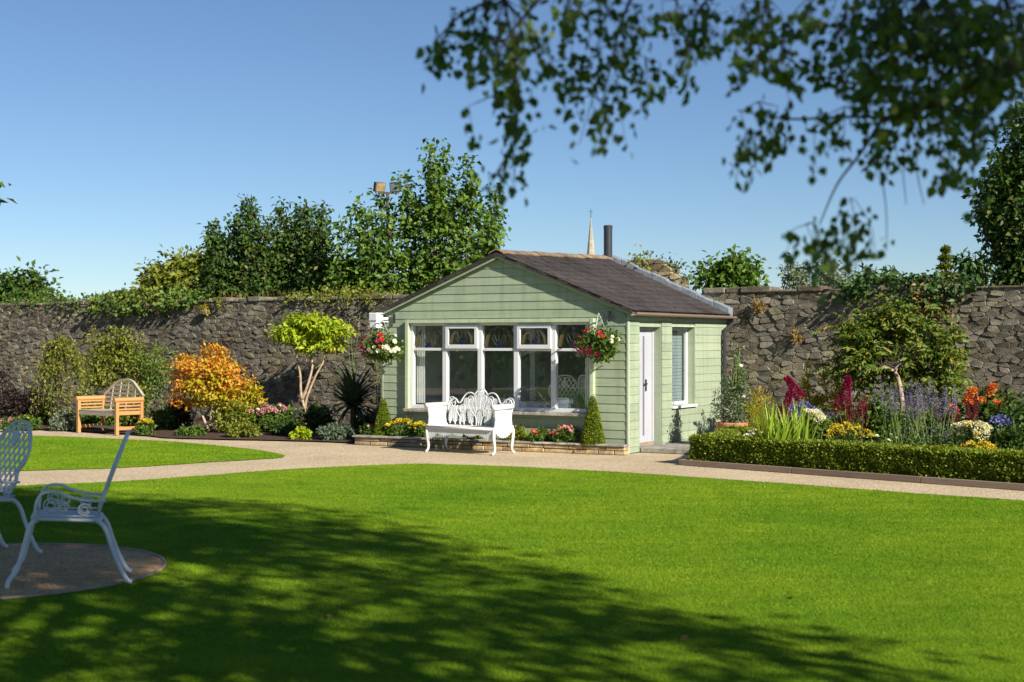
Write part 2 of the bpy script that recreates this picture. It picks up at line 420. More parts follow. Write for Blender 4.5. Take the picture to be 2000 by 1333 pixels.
# ------------------------------------------------------------------ ground, lawns, paths
def sheet(name, pts, z, mat, kind='structure'):
    me = bpy.data.meshes.new(name)
    me.from_pydata([(p[0], p[1], z) for p in pts], [], [tuple(range(len(pts)))]); me.update()
    if me.polygons[0].normal.z < 0: me.flip_normals()
    o = link(name, me, None, mat); o['kind'] = kind; return o
def smooth_line(pts, k=6):
    out = []
    P = [Vector(p) for p in pts]
    for i in range(len(P)-1):
        p0 = P[max(i-1, 0)]; p1 = P[i]; p2 = P[i+1]; p3 = P[min(i+2, len(P)-1)]
        for j in range(k):
            t = j/k
            out.append(.5*((2*p1) + (p2-p0)*t + (2*p0-5*p1+4*p2-p3)*t*t + (3*p1-p0-3*p2+p3)*t**3))
    out.append(P[-1]); return out

S = 700
sheet('ground', [(-S,-60), (S,-60), (S,1500), (-S,1500)], -.012, M['ground'])
sheet('gravel_path', [(-26,-6), (14,-6), (14,24), (4,30), (-26,46)], -.004, M['gravel'])
main_edge = smooth_line([G(-700,985), G(-300,966), G(40,949), G(240,940), G(400,929), G(560,917), G(700,910), G(800,906.5), G(860,907), G(1000,911.5), G(1250,925), G(1500,942), G(1750,961), G(2000,978), G(2500,1014)])
def wob(pts, amp=.02):
    return [p + Vector((random.uniform(-amp, amp), random.uniform(-amp, amp), 0)) for p in pts]
main_edge = wob(main_edge)
lawn_poly = main_edge + [Vector((12, 8, 0)), Vector((12, -5, 0)), Vector((-24, -5, 0)), Vector((-24, 10, 0))]
sheet('lawn', lawn_poly, .004, M['lawn'])
side_edge = wob(smooth_line([G(-900,945), G(-300,932), G(55,919.5), G(230,914), G(400,903.5), G(510,897), G(556,892.5), G(535,884), G(470,875), G(380,866.5), G(300,860.5), G(160,854.5), G(60,851), G(-300,842), G(-900,833)]))
sheet('side_lawn', side_edge, .004, M['lawn'])
# planted beds (soil)
C0 = Vector((0.0812*21.38, 21.38, 0))           # front right corner of the garden house
EX = Vector((math.cos(R(30)), -math.sin(R(30)), 0)); EY = Vector((math.sin(R(30)), math.cos(R(30)), 0))
HDEP = 4.0; HW = 4.46
W0 = C0 + EY * HDEP                              # foot of the garden wall at the back of the house
def hpt(x, y, z=0): return C0 + EX*x + EY*y + Vector((0, 0, z))
bed_edge = wob(smooth_line([G(-700,820), G(-200,832.5), G(0,838.5), G(130,842), G(270,851.5), G(340,857), G(480,860.5), G(600,863), G(692,866)]), .03)
sheet('flower_bed', bed_edge + [hpt(-4.6, 0), hpt(-4.6, 4.2), W0 + EX*-26], .02, M['soil'])
kerbL = G(1325, 908); kerbR = G(2330, 983)
bedR = [G(1345,900), G(2330,978), W0 + EX*9, W0 + EX*.2, W0 + EX*.3 - EY*.5, G(1400, 866)]
sheet('border_bed', bedR, .02, M['soil'])
# gravel ring for the chairs
cc = Vector((-3.9, 10.5, 0)); rr = 1.29
sheet('gravel_circle', [cc + Vector((rr*math.cos(a), rr*math.sin(a), 0)) for a in np.linspace(0, 2*math.pi, 64, endpoint=False)], .010, M['gravel_tan'])
mb = MB()
ring = [cc + Vector(((rr+.012)*math.cos(a), (rr+.012)*math.sin(a), .012)) for a in np.linspace(0, 2*math.pi, 64, endpoint=False)]
mb.tube(ring, .014, 5, closed=True)
o = mb.build('edging_strip', M['kerb_wood']); o['kind'] = 'structure'

# short grass of the lawn, as blades
def in_poly(P, poly):
    x, y = P[:, 0], P[:, 1]; ins = np.zeros(len(P), bool); n = len(poly); j = n-1
    for i in range(n):
        xi, yi, xj, yj = poly[i][0], poly[i][1], poly[j][0], poly[j][1]
        c = ((yi > y) != (yj > y)) & (x < (xj-xi)*(y-yi)/(yj-yi+1e-12)+xi); ins ^= c; j = i
    return ins
def blades(name, poly, n, y0, y1, h, w, label, avoid=None):
    g = np.random.default_rng(5)
    yy = y0 * (y1/y0) ** g.random(n)                      # denser where it shows larger
    xx = (g.random(n)*2-1) * (yy*.36+.5)
    P = np.stack([xx, yy, np.full(n, .003)], 1)
    ok = in_poly(P, poly)
    if avoid: ok &= ((P[:, 0]-avoid[0].x)**2 + (P[:, 1]-avoid[0].y)**2) > (avoid[1]+.01)**2
    P = P[ok]; n = len(P)
    an = g.random(n)*2*math.pi; s = (.6+.8*g.random(n))
    sc = np.clip(P[:, 1]/9.0, .8, 1.6)
    side = np.stack([np.cos(an), np.sin(an), np.zeros(n)], 1) * (w*sc*s)[:, None] * .5
    tip = P + np.stack([g.normal(size=n)*.5, g.normal(size=n)*.5, np.full(n, 1.0)], 1) * (h*s)[:, None]
    V = np.stack([P-side, P+side, tip], 1).reshape(-1, 3)
    F = np.arange(3*n).reshape(-1, 3)
    o = link(name, np_mesh(name, V, F), None, M['grass']); tag(o, label, 'grass', kind='stuff'); return o
blades('grass', [(p[0], p[1]) for p in lawn_poly], 900000, 6.4, 20.5, .011, .0046, 'short mown green grass covering the wide lawn', (cc, rr))
blades('grass', [(p[0], p[1]) for p in side_edge], 300000, 17.5, 26.5, .010, .008, 'short mown grass of the small lawn beside the teak bench')

# ------------------------------------------------------------------ garden wall of rubble stones
WALLH = 2.57
def wu(px):                                     # photo column -> distance along the wall face
    k = (px-1000)/FP; return (k*W0.y - W0.x)/(EX.x - k*EX.y)
def clip_half(poly, mx, my, nx, ny):
    out = []; n = len(poly)
    for i in range(n):
        a = poly[i]; b = poly[(i+1) % n]
        da = (a[0]-mx)*nx+(a[1]-my)*ny; db = (b[0]-mx)*nx+(b[1]-my)*ny
        if da <= 0: out.append(a)
        if (da < 0 < db) or (db < 0 < da):
            t = da/(da-db); out.append((a[0]+(b[0]-a[0])*t, a[1]+(b[1]-a[1])*t))
    return out
def rubble(u0, u1, z0, z1, cw, ch, g, jit=.5):
    """irregular stone outlines filling a wall area"""
    nu = max(1, int((u1-u0)/cw)); nz = max(1, int((z1-z0)/ch)); pts = {}
    cw = (u1-u0)/nu; ch = (z1-z0)/nz
    for j in range(-1, nz+1):
        for i in range(-1, nu+1):
            if 0 <= j < nz and 0 <= i < nu and g.random() < .26+.2*math.sin(i*.9+j*.37)*math.sin(j*1.3+i*.21): continue      # a neighbour grows larger
            x = u0+(i+.5+(.5 if j % 2 else 0)-.25+g.uniform(-jit, jit))*cw; z = z0+(j+.5+g.uniform(-jit, jit)*.8)*ch
            pts[(i, j)] = (x, z)
    asp = ch/cw; res = []
    for (i, j), (x, z) in pts.items():
        if not (0 <= j < nz and 0 <= i < nu): continue
        poly = [(u0, z0), (u1, z0), (u1, z1), (u0, z1)]
        for dj in (-2, -1, 0, 1, 2):
            for di in (-3, -2, -1, 0, 1, 2, 3):
                q = pts.get((i+di, j+dj))
                if q is None or (di == 0 and dj == 0): continue
                nx, ny = (q[0]-x)*asp*asp, (q[1]-z)
                poly = clip_half(poly, (x+q[0])/2, (z+q[1])/2, nx, ny)
                if not poly: break
            if not poly: break
        if poly and len(poly) >= 3: res.append(poly)
    return res
def stone_mesh(poly, g, joint=.012, proud=.05):
    """rounded, chamfered stone; returns verts around its centre (x along wall, y out = -y, z up) and the centre"""
    cx = sum(p[0] for p in poly)/len(poly); cz = sum(p[1] for p in poly)/len(poly)
    q = []
    for i, a in enumerate(poly):
        b = poly[(i+1) % len(poly)]
        for t in (.16, .84): q.append((a[0]+(b[0]-a[0])*t-cx, a[1]+(b[1]-a[1])*t-cz))
    q = [p for i, p in enumerate(q) if (p[0]-q[i-1][0])**2+(p[1]-q[i-1][1])**2 > .015**2]
    if len(q) < 4: return None
    rad = sum(math.hypot(*p) for p in q)/len(q)
    if rad < .03: return None
    n = len(q); pr = proud*(.35+.9*g.random()); tx, tz = g.uniform(-.15, .15), g.uniform(-.2, .2)
    v = []
    for f, y in ((1-joint/rad, .06), (1-joint/rad*1.1, -pr*.6), (.90-joint/rad, -pr)):
        for p in q:
            k = 1+g.uniform(-.035, .035); x, z = p[0]*f*k, p[1]*f*k
            v.append((x, y if y > 0 else y+(x*tx+z*tz)*(.5 if y > -pr*.9 else 1), z))
    v.append((0, -pr*(1.0+.08*g.random()), 0))
    fs = []
    for r_ in range(2):
        for i in range(n):
            k2 = (i+1) % n; fs.append((r_*n+i, r_*n+k2, (r_+1)*n+k2, (r_+1)*n+i))
    for i in range(n): fs.append((2*n+i, 2*n+(i+1) % n, 3*n))
    return v, fs, cx, cz
def lay_stones(thing, polys, mat, g, singles, key, y0=0.0, joint=.0025, proud=.024, name='stone', rest='rubble_fill'):
    polys = sorted(polys, key=key); bulk = MB(); k = 0
    for p in polys:
        r_ = stone_mesh(p, g, joint, proud)
        if r_ is None: continue
        v, f, cx, cz = r_
        if k < singles:
            m = MB(); m.add(v, f); o = link(name, m.mesh(name, False), thing, mat); o.location = (cx, y0, cz); k += 1
        else: bulk.add([(a+cx, b+y0, c+cz) for a, b, c in v], f)
    if bulk.v:
        o = bulk.build(rest, mat, thing); o['kind'] = 'stuff'
g = random.Random(3)
wall = empty('garden_wall', W0, R(-30), 'tall old grey rubble stone wall running behind the garden house', 'wall')
MB().box(-30, 12, -.004, .55, -.05, WALLH-.03).build('wall_core', M['mortar'], wall)
polys = rubble(-.95, 6.6, 0, WALLH, .165, .078, g)
left = rubble(-26, -4.55, 0, WALLH, .165, .078, g)
lay_stones(wall, polys+left, M['rubble'], g, 300, lambda p: -p[0][0] if wu(2010) > p[0][0] > 0 else 50-p[0][0])
cop = MB()
x = -26.0
while x < 11.5:                                # uneven top course
    w = g.uniform(.25, .6)
    if not (-4.4 < x < -.62):
        cop.box(x+.01, x+w-.01, -.02-g.random()*.05, .55, WALLH-.03, WALLH+g.uniform(.0, .07))
    x += w
o = cop.build('top_stones', M['rubble'], wall, bevel=.012); o['kind'] = 'stuff'
# taller broken stub of wall behind the roof
stub = empty('wall_stub', W0 + Vector((0, 0, WALLH)), R(-30), 'broken stub of stone wall rising above the roof, grass on top', 'wall')
sp = []
for p in rubble(-3.4, -.62, 0, .60, .15, .075, g):
    cx = sum(a[0] for a in p)/len(p); cz = sum(a[1] for a in p)/len(p)
    if cz < .62-max(0, (cx+1.15))*1.5 and cx < -.62: sp.append(p)
lay_stones(stub, sp, M['stub_stone'], g, 90, lambda p: -p[0][0], y0=0.0, proud=.05)
MB().box(-3.4, -1.15, .03, .6, -.05, .52).box(-1.15, -.95, .03, .6, -.05, .3).build('stub_core', M['mortar'], stub)

# ------------------------------------------------------------------ the garden house
house = empty('garden_house', C0, R(-30), 'pale green clapboard garden house with dark slate roof and wide front window', 'garden house')
def fx(px): k = (px-1000)/FP; return (k*C0.y - C0.x)/(EX.x - k*EX.y)
def sy(px): k = (px-1000)/FP; return (k*C0.y - C0.x)/(EY.x - k*EY.y)
ZE = 2.14; PITCH = .395; ZA = ZE + PITCH*HW/2
wx0, wx1, wz0, wz1 = fx(803), fx(1157), .60, 1.99
dy0, dy1, dz1 = sy(1248), sy(1291), 1.92
sy0, sy1, sz0, sz1 = sy(1311), sy(1356), .66, 1.93
# wall shell with openings
m = MB(); T = .12
m.box(-HW, wx0, .003, T, 0, ZE); m.box(wx1, 0, .003, T, 0, ZE); m.box(wx0, wx1, .003, T, 0, wz0); m.box(wx0, wx1, .003, T, wz1, ZE)
m.add([(-HW,.003,ZE),(0,.003,ZE),(-HW/2,.003,ZA),(-HW,T,ZE),(0,T,ZE),(-HW/2,T,ZA)], [(0,1,2),(5,4,3),(0,3,4,1),(1,4,5,2),(2,5,3,0)])
TS = .20
m.box(-TS, -.003, T, dy0, 0, ZE); m.box(-TS, -.003, dy1, sy0, 0, ZE); m.box(-TS, -.003, sy1, HDEP, 0, ZE)
m.box(-TS, -.003, dy0, dy1, dz1, ZE); m.box(-TS, -.003, sy0, sy1, sz1, ZE); m.box(-TS, -.003, sy0, sy1, 0, sz0)
m.box(-HW, -HW+T, T, HDEP, 0, ZE)
shell = m.build('wall', M['siding'], house)
m = MB(); m.box(-HW+T, -T, T, HDEP-.02, .05, .12).build('interior_floor', M['interior_dark'], house)
m = MB(); m.box(-HW+T, -T, HDEP-.12, HDEP-.02, .12, ZE).box(-HW+T+.003, -HW+T+.03, T, HDEP-.12, .12, ZE)
m.box(-2.75, -2.65, 1.9, HDEP-.12, .12, ZE).build('interior_wall', M['plaster'], house)
MB().box(-HW+T, -T, T, HDEP-.12, ZE-.02, ZE+.03).build('ceiling', M['plaster'], house)
# weatherboards
pitch = .131; row0 = .098-.131
def side_limits(z0, z1, lo, hi):
    if z1 <= ZE+.001: return lo, hi, lo, hi
    f = lambda z: max(0, (z-ZE))/PITCH
    return lo+f(z0), hi-f(z0), lo+f(z1), hi-f(z1)
def board(a0, a1, b0, b1, z0, z1, mp, parent=shell):
    if max(a1-a0, b1-b0) < .02: return
    o0, o1 = .020, .011
    v = [mp(a0, o0, z0), mp(a1, o0, z0), mp(b1, o1, z1), mp(b0, o1, z1), mp(a0, 0, z0), mp(a1, 0, z0), mp(b1, 0, z1), mp(b0, 0, z1)]
    mb = MB(); mb.add(v, [(0,1,2,3),(7,6,5,4),(0,4,5,1),(1,5,6,2),(2,6,7,3),(3,7,4,0)]); mb.build('board', M['siding'], parent)
fm = lambda a, o, z: (a, -o, z)
sm = lambda a, o, z: (o, a, z)
for k in range(24):
    z0 = max(.012, row0+k*pitch); z1 = row0+(k+1)*pitch-.004
    if z0 >= ZA-.03: break
    z1 = min(z1, ZA-.012)
    a0, a1, b0, b1 = side_limits(z0, z1, -HW, 0)
    b0, b1 = min(b0, -HW/2-.004), max(b1, -HW/2+.004)
    if z1 < wz0-.03 or z0 > wz1+.03: board(a0, a1, b0, b1, z0, z1, fm)
    else:
        board(a0, wx0-.062, b0, wx0-.062, z0, z1, fm); board(wx1+.062, a1, wx1+.062, b1, z0, z1, fm)
    if z0 < ZE-.14:
        z1s = min(z1, ZE-.13)
        cuts = []
        if z0 < dz1+.02: cuts.append((dy0-.012, dy1+.012))
        if z1 > sz0-.03 and z0 < sz1+.02: cuts.append((sy0-.012, sy1+.012))
        c = .012
        for q0, q1 in cuts: board(c, q0, c, q0, z0, z1s, sm); c = q1
        board(c, HDEP-.01, c, HDEP-.01, z0, z1s, sm)
MB().box(.004, .034, -.02, HDEP, ZE-.125, ZE-.004).build('fascia_board', M['trim'], house, bevel=.004)
MB().box(-.002, .03, -.028, .012, .0, ZE-.13).build('corner_board', M['trim'], house, bevel=.003)
MB().box(-HW-.03, -HW, -.026, .03, .0, ZE).build('corner_board', M['siding'], house, bevel=.003)
# front window
win = MB()
for b_ in ((wx0-.06, wx0, wz0-.05, wz1+.06), (wx1, wx1+.06, wz0-.05, wz1+.06)): win.box(b_[0], b_[1], -.095, .02, b_[2], b_[3])
win.box(wx0, wx1, -.09, .02, wz1, wz1+.058)
frontwin = win.build('front_window', M['trim'], house, bevel=.004)
MB().box(wx0-.07, wx1+.07, -.135, .02, wz0-.05, wz0-.002).build('window_sill', M['flag'], frontwin, bevel=.006)
n = 5; pw = (wx1-wx0)/n; zt = 1.565; mw = .085
fr = MB()
fr.box(wx0, wx1, -.015, .06, wz0, wz0+.06); fr.box(wx0, wx1, -.014, .06, wz1-.04, wz1)
for i in range(n+1):
    x = wx0+i*pw; a = x if i == 0 else x-mw/2; b_ = x if i == n else x+mw/2
    if i == 0: b_ = x+.05
    if i == n: a = x-.05
    fr.box(a, b_, -.022 if 0 < i < n else -.017, .062, wz0+.06, wz1-.04)
for i in range(n):
    fr.box(wx0+i*pw+mw/2*.9, wx0+(i+1)*pw-mw/2*.9, -.012, .058, zt-.022, zt+.022)
fr.build('window_frame', M['white_paint'], frontwin, bevel=.005)
for i in range(n):
    xa = wx0+i*pw+mw/2; xb = wx0+(i+1)*pw-mw/2
    MB().box(xa-.01, xb+.01, .025, .031, wz0+.05, zt-.015).build('pane', M['glass'], frontwin)
    xc = (xa+xb)/2; za, zb = zt+.022, wz1-.04; y = .024
    if i in (1, 3):                              # the two opening top lights
        q = MB()
        q.box(xa-.012, xb+.012, -.052, -.016, za-.008, za+.055); q.box(xa-.012, xb+.012, -.051, -.016, zb-.05, zb+.005)
        q.box(xa-.012, xa+.045, -.050, -.016, za+.055, zb-.05); q.box(xb-.045, xb+.012, -.050, -.016, za+.055, zb-.05)
        q.build('casement', M['white_paint'], frontwin, bevel=.004)
        xa += .045; xb -= .045; za += .055; zb -= .05; y = -.03
    tp = MB().box(xa-.005, xb+.005, y, y+.006, za-.005, zb+.005).build('stained_glass_pane', M['glass'], frontwin)
    cm = MB(); w = xb-xa; h = zb-za; yy = y-.004
    arch = [(xc+w*.36*math.cos(t), yy, za+.02+h*.86*math.sin(t)) for t in np.linspace(0, math.pi, 17)]
    cm.tube(arch, .004, 4)
    for an in (55, 90, 125):
        cm.tube([(xc+.06*math.cos(R(an)), yy, za+.05+.06*math.sin(R(an))), (xc+w*.36*math.cos(R(an)), yy, za+.02+h*.86*math.sin(R(an)))], .003, 4)
    for s in (-1, 1):
        cm.tube([(xc+s*w*.48, yy, za+h*.1), (xc+s*w*.40, yy, za+h*.55), (xc+s*w*.2, yy, za+h*.92)], .003, 4)
        cm.tube([(xc+s*.05, yy, za+.04), (xc+s*w*.22, yy, za+h*.45), (xc+s*w*.1, yy, za+h*.83)], .003, 4)
    cm.build('lead_came', M['came'], tp)
    q = MB(); half = [(.062*math.cos(t), .066*math.sin(t)) for t in np.linspace(0, math.pi, 12)]
    q.prism(half, Matrix(((1,0,0,xc),(0,0,1,yy-.002),(0,1,0,za+.012),(0,0,0,1))), .004); q.build('blue_glass_piece', M['stained_blue'], tp)
    for s in (-1, 1):
        q = MB(); A = [(s*w*.37, h*.05), (s*w*.47, h*.1), (s*w*.40, h*.55), (s*w*.22, h*.90), (s*w*.30, h*.52)]
        if s < 0: A = A[::-1]
        q.prism(A, Matrix(((1,0,0,xc),(0,0,1,yy),(0,1,0,za),(0,0,0,1))), .003); q.build('amber_glass_piece', M['stained_amber'], tp)
# side window
m = MB(); m.box(-.012, .014, sy0-.012, sy0, sz0-.02, sz1); m.box(-.012, .014, sy1, sy1+.012, sz0-.02, sz1); m.box(-.012, .014, sy0-.012, sy1+.012, sz1, sz1+.012)
sw = m.build('side_window', M['trim'], house)
m = MB(); X0, X1 = -.165, -.12
m.box(X0, X1, sy0, sy0+.05, sz0, sz1); m.box(X0, X1, sy1-.05, sy1, sz0, sz1); m.box(X0, X1, sy0+.05, sy1-.05, sz1-.05, sz1); m.box(X0, X1, sy0+.05, sy1-.05, sz0, sz0+.05)
m.build('window_frame', M['white_paint'], sw, bevel=.004)
MB().box(-.15, -.144, sy0+.045, sy1-.045, sz0+.045, sz1-.045).build('pane', M['glass'], sw)
MB().box(-.16, .055, sy0-.02, sy1+.02, sz0-.045, sz0-.002).build('window_sill', M['white_paint'], sw, bevel=.005)
m = MB()
for i in range(24): m.box(-.225, -.21, sy0-.03, sy1+.03, sz0-.02+i*.055, sz0+.03+i*.055)
m.build('blind', M['blind'], sw)
# side door, two leaves in a deep reveal, its shade put into their colour
m = MB(); m.box(-.18, -.12, dy0, dy0+.05, .06, dz1); m.box(-.18, -.12, dy1-.05, dy1, .06, dz1); m.box(-.18, -.12, dy0+.05, dy1-.05, dz1-.05, dz1)
door = m.build('door', M['shaded_white_paint'], house, bevel=.004)
ym = dy0+.47
m = MB(); m.box(-.17, -.135, dy0+.052, ym-.035, .075, dz1-.052); m.box(-.17, -.135, ym+.035, dy1-.052, .075, dz1-.052); m.box(-.168, -.137, ym-.035, ym+.035, .075, .22); m.box(-.168, -.137, ym-.035, ym+.035, dz1-.15, dz1-.052)
m.build('door_leaf', M['shaded_white_paint'], door, bevel=.006)
MB().box(-.16, -.154, ym-.034, ym+.034, .22, dz1-.15).build('door_gap_strip', M['glass'], door)  # thin glass strip added for the shadowed gap between the leaves
MB().box(-.135, -.115, ym+.04, ym+.075, .92, 1.10).box(-.125, -.10, ym-.02, ym+.075, 1.02, 1.04).build('door_handle', M['iron_black'], door, bevel=.003)
MB().box(-.18, .02, dy0, dy1, .03, .065).build('threshold', M['flag'], door, bevel=.005)
MB().box(.03, .95, dy0-.02, 2.3, 0.0, .075).build('door_step', M['flag'], house, bevel=.012)
# roof
RY0, RY1 = -.11, HDEP-.17
OV = .13
def RP(v, y, s=1):
    """roof surface: v 0 ridge .. 1 eave, s = +1 the side seen"""
    zr = ZA+.075+.028*max(0, y); xe = HW/2+OV
    ze = ZA+.075-PITCH*xe
    return Vector((-HW/2+s*xe*v, y, zr+(ze-zr)*v))
m = MB(); dk = []
for s in (1, -1):
    P = [RP(0, RY0, s), RP(1, RY0, s), RP(1, RY1, s), RP(0, RY1, s)]
    lo = [p-Vector((0, 0, .05)) for p in P]
    m.add(P+lo, [(0,1,2,3),(7,6,5,4),(0,4,5,1),(1,5,6,2),(2,6,7,3),(3,7,4,0)])
roof = m.build('roof', M['slate'], house)
NR, NC = 13, 17
def slate_matrix(v, y, s=1):
    a = RP(v, y, s); d = (RP(min(v+.02, 1), y, s)-a) if v < .97 else (a-RP(v-.02, y, s))
    ey = d.normalized(); ex = Vector((0, 1, 0)); nz = ex.cross(ey)
    if nz.z < 0: nz = -nz
    ex = ey.cross(nz)
    Mx = Matrix((ex, ey, nz)).transposed().to_4x4(); Mx.translation = a; return Mx
sl_len = (HW/2+OV)*1.075/NR; cwid = (RY1-RY0)/NC
slm = []
for kk in range(4):
    b_ = MB(); w = cwid-.006
    b_.add([(-w/2,0,.004),(w/2,0,.004),(w/2,sl_len*1.08,.016),(-w/2,sl_len*1.08,.016),(-w/2,0,0),(w/2,0,0),(w/2,sl_len*1.08,.003),(-w/2,sl_len*1.08,.003)],
           [(0,1,2,3),(7,6,5,4),(0,4,5,1),(1,5,6,2),(2,6,7,3),(3,7,4,0)])
    me = b_.mesh('slate'); me.materials.append(M['slate']); slm.append(me)
bulk = MB()
for r_ in range(NR):
    for c in range(NC+(r_ % 2)):
        y = RY0+cwid*(c+.5-(.5 if r_ % 2 else 0)); v = r_/NR+.005
        y = min(max(y, RY0+cwid*.45), RY1-cwid*.45)
        Mx = slate_matrix(v, y) @ Matrix.Translation((random.uniform(-.004,.004), random.uniform(-.004,.004), .001+(c % 2)*.0015)) @ Matrix.Rotation(random.uniform(-.012,.012), 4, 'Z') @ Matrix.Rotation(random.uniform(-.008,.008), 4, 'Y')
        link('slate', random.choice(slm), roof, M=Mx)
        ML = slate_matrix(v, y, -1)
        bulk.add([ML @ Vector(q.co) for q in slm[0].vertices], [tuple(p.vertices) for p in slm[0].polygons])
o = bulk.build('slate_field', M['slate'], roof); o['kind'] = 'stuff'
# ridge tiles
y = RY0-.005
for k in range(10):
    L = .40; prof = []
    for t in np.linspace(-1, 1, 7): prof.append((t*.14, .032-.062*abs(t)**1.4))
    b_ = MB(); v = []
    for yy, e in ((0, .004), (L-.008, 0)):
        for (a, z) in prof: v.append((a, yy, z+e))
        for (a, z) in prof: v.append((a*.93, yy, z+e-.018))
    npf = len(prof); f = []
    for i in range(npf-1):
        f += [(i, i+1, 2*npf+i+1, 2*npf+i), (npf+i+1, npf+i, 3*npf+i, 3*npf+i+1), (i+1, i, npf+i, npf+i+1), (2*npf+i, 2*npf+i+1, 3*npf+i+1, 3*npf+i)]
    f += [(0, 2*npf, 3*npf, npf), (npf-1, 2*npf-1, 4*npf-1, 3*npf-1)]
    b_.add(v, f); o = b_.build('ridge_tile', M['ridge'], roof)
    o.location = RP(0, y)+Vector((random.uniform(-.006,.006), 0, .012+random.uniform(0, .008))); o.rotation_euler = (R(1.6), 0, random.uniform(-.02,.02))
    y += .405
# lead covered parapet where the roof meets the old wall
m = MB()
for s in (1, -1):
    for i in range(8):
        a = RP(i/8, RY1+.0, s); b_ = RP((i+1)/8+.003, RY1+.0, s); up = Vector((0, 0, .125+.02*(i % 2)))
        P = [a+Vector((0,-.03,-.03)), b_+Vector((0,-.03,-.03)), b_+Vector((0,.165,-.03)), a+Vector((0,.165,-.03))]
        m.add(P+[p+up for p in P], [(3,2,1,0),(4,5,6,7),(0,1,5,4),(1,2,6,5),(2,3,7,6),(3,0,4,7)])
m.build('lead_flashing', M['lead'], roof, bevel=.015)
# verge boards, gutter, downpipe, flue
m = MB()
for s in (1, -1): m.bar(RP(0, -.075, s)-Vector((0,0,.065)), RP(1, -.075, s)-Vector((0,0,.065)), .02, .055)
m.build('verge_board', M['siding'], roof)
m = MB(); e = RP(1, 0); half = [(.05*math.cos(t), .05*math.sin(t)) for t in np.linspace(math.pi, 2*math.pi, 8)]
prof = half+[(x*.86, z*.86) for x, z in half[::-1]]
m.prism(prof, Matrix(((1,0,0,e.x+.02),(0,0,1,RY0+.03),(0,1,0,e.z-.035),(0,0,0,1))), HDEP+.1)
gut = m.build('gutter', M['kerb_wood'], house)
yp = sy(1407); px_ = e.x+.02
m = MB(); m.tube([(px_, HDEP-.02, e.z-.07), (px_, HDEP-.03, e.z-.15), (px_-.02, yp+.14, e.z-.20), (.085, yp+.01, e.z-.27), (.075, yp, e.z-.36), (.075, yp, .05)], .034, 10)
for zz in (.5, 1.2, 1.72): m.tube([(.075, yp, zz-.02), (.075, yp, zz+.02)], .042, 10)
m.build('downpipe', M['plastic_black'], house, smooth=False)
flue = empty('chimney_flue', hpt(-HW/2+.04, 3.80, ZA+.1), R(-30), 'black metal flue pipe standing on the slate roof ridge', 'flue')
MB().lathe([(.001,-.1),(.078,-.1),(.078,.62),(.084,.62),(.084,.66),(.07,.675),(.001,.675)], 20).build('pipe', M['plastic_black'], flue, smooth=False)
MB().lathe([(.12,-.12),(.12,.0),(.082,.04)], 20).build('flashing_collar', M['lead'], flue)

# ------------------------------------------------------------------ raised bed under the window
BR = G(1221, 889.5); BL = G(692, 868.5)
bd = (BL-BR); blen = bd.length; ang = math.atan2(-bd.y, -bd.x)
bed = empty('raised_bed', BR, ang, 'low raised flower bed with sandstone edging under the front window', 'raised bed')
# local: x from -blen..0, y positive = towards the house
inv = (Matrix.Translation(BR) @ Matrix.Rotation(ang, 4, 'Z')).inverted()
hb = [inv @ hpt(0, -.03), inv @ hpt(-HW, -.03)]
def back_y(x): t = (x-hb[0].x)/(hb[1].x-hb[0].x); return hb[0].y+(hb[1].y-hb[0].y)*t
g = random.Random(11)
for row, (z0, z1) in enumerate(((0, .062), (.065, .122))):
    x = -blen
    while x < -.03:
        w = min(g.uniform(.16, .5), -x)
        if -x-w < .08: w = -x
        b_ = MB(); c = .010
        b_.box(0, w-.008, 0, .16, 0, z1-z0-.004)
        o = b_.build('bed_stone', M['sandstone'], bed, bevel=.012); o.location = (x, g.uniform(-.012, .012), z0); o.rotation_euler.z = g.uniform(-.03, .03)
        x += w
x = -blen-.03
while x < 0:
    w = min(g.uniform(.5, .9), .01-x)
    o = MB().box(0, w-.006, -.025, .17, 0, .030).build('coping_stone', M['flag'], bed, bevel=.006); o.location = (x, g.uniform(-.01, .01), .125); x += w
for row in range(2):
    y = .17
    while y < 1.0:
        w = g.uniform(.2, .4); o = MB().box(0, .15, 0, w-.008, 0, .058).build('bed_stone', M['sandstone'], bed, bevel=.012); o.location = (-blen+g.uniform(-.01,.01), y, row*.065); y += w
m = MB(); v = [(-blen+.1, .1, .14), (-.02, .1, .14), (-.02, back_y(0), .14), (hb[1].x, back_y(hb[1].x), .14), (-blen+.1, back_y(hb[1].x)+.2, .14)]
m.add(v, [(0,1,2,3,4)]); m.build('soil', M['soil'], bed)

# ------------------------------------------------------------------ timber edging of the border
kd = (kerbR-kerbL); kl = kd.length; ka = math.atan2(kd.y, kd.x)
kerb = empty('timber_edging', kerbL, ka, 'dark brown timber edging along the foot of the box hedge', 'edging')
x = 0
while x < kl:
    w = min(1.8, kl-x); MB().box(x+.003, x+w-.003, 0, .05, 0, .075).build('edging_board', M['kerb_wood'], kerb, bevel=.005); x += w
MB().box(-.002, .05, .052, .5, 0, .075).build('edging_board', M['kerb_wood'], kerb, bevel=.005)
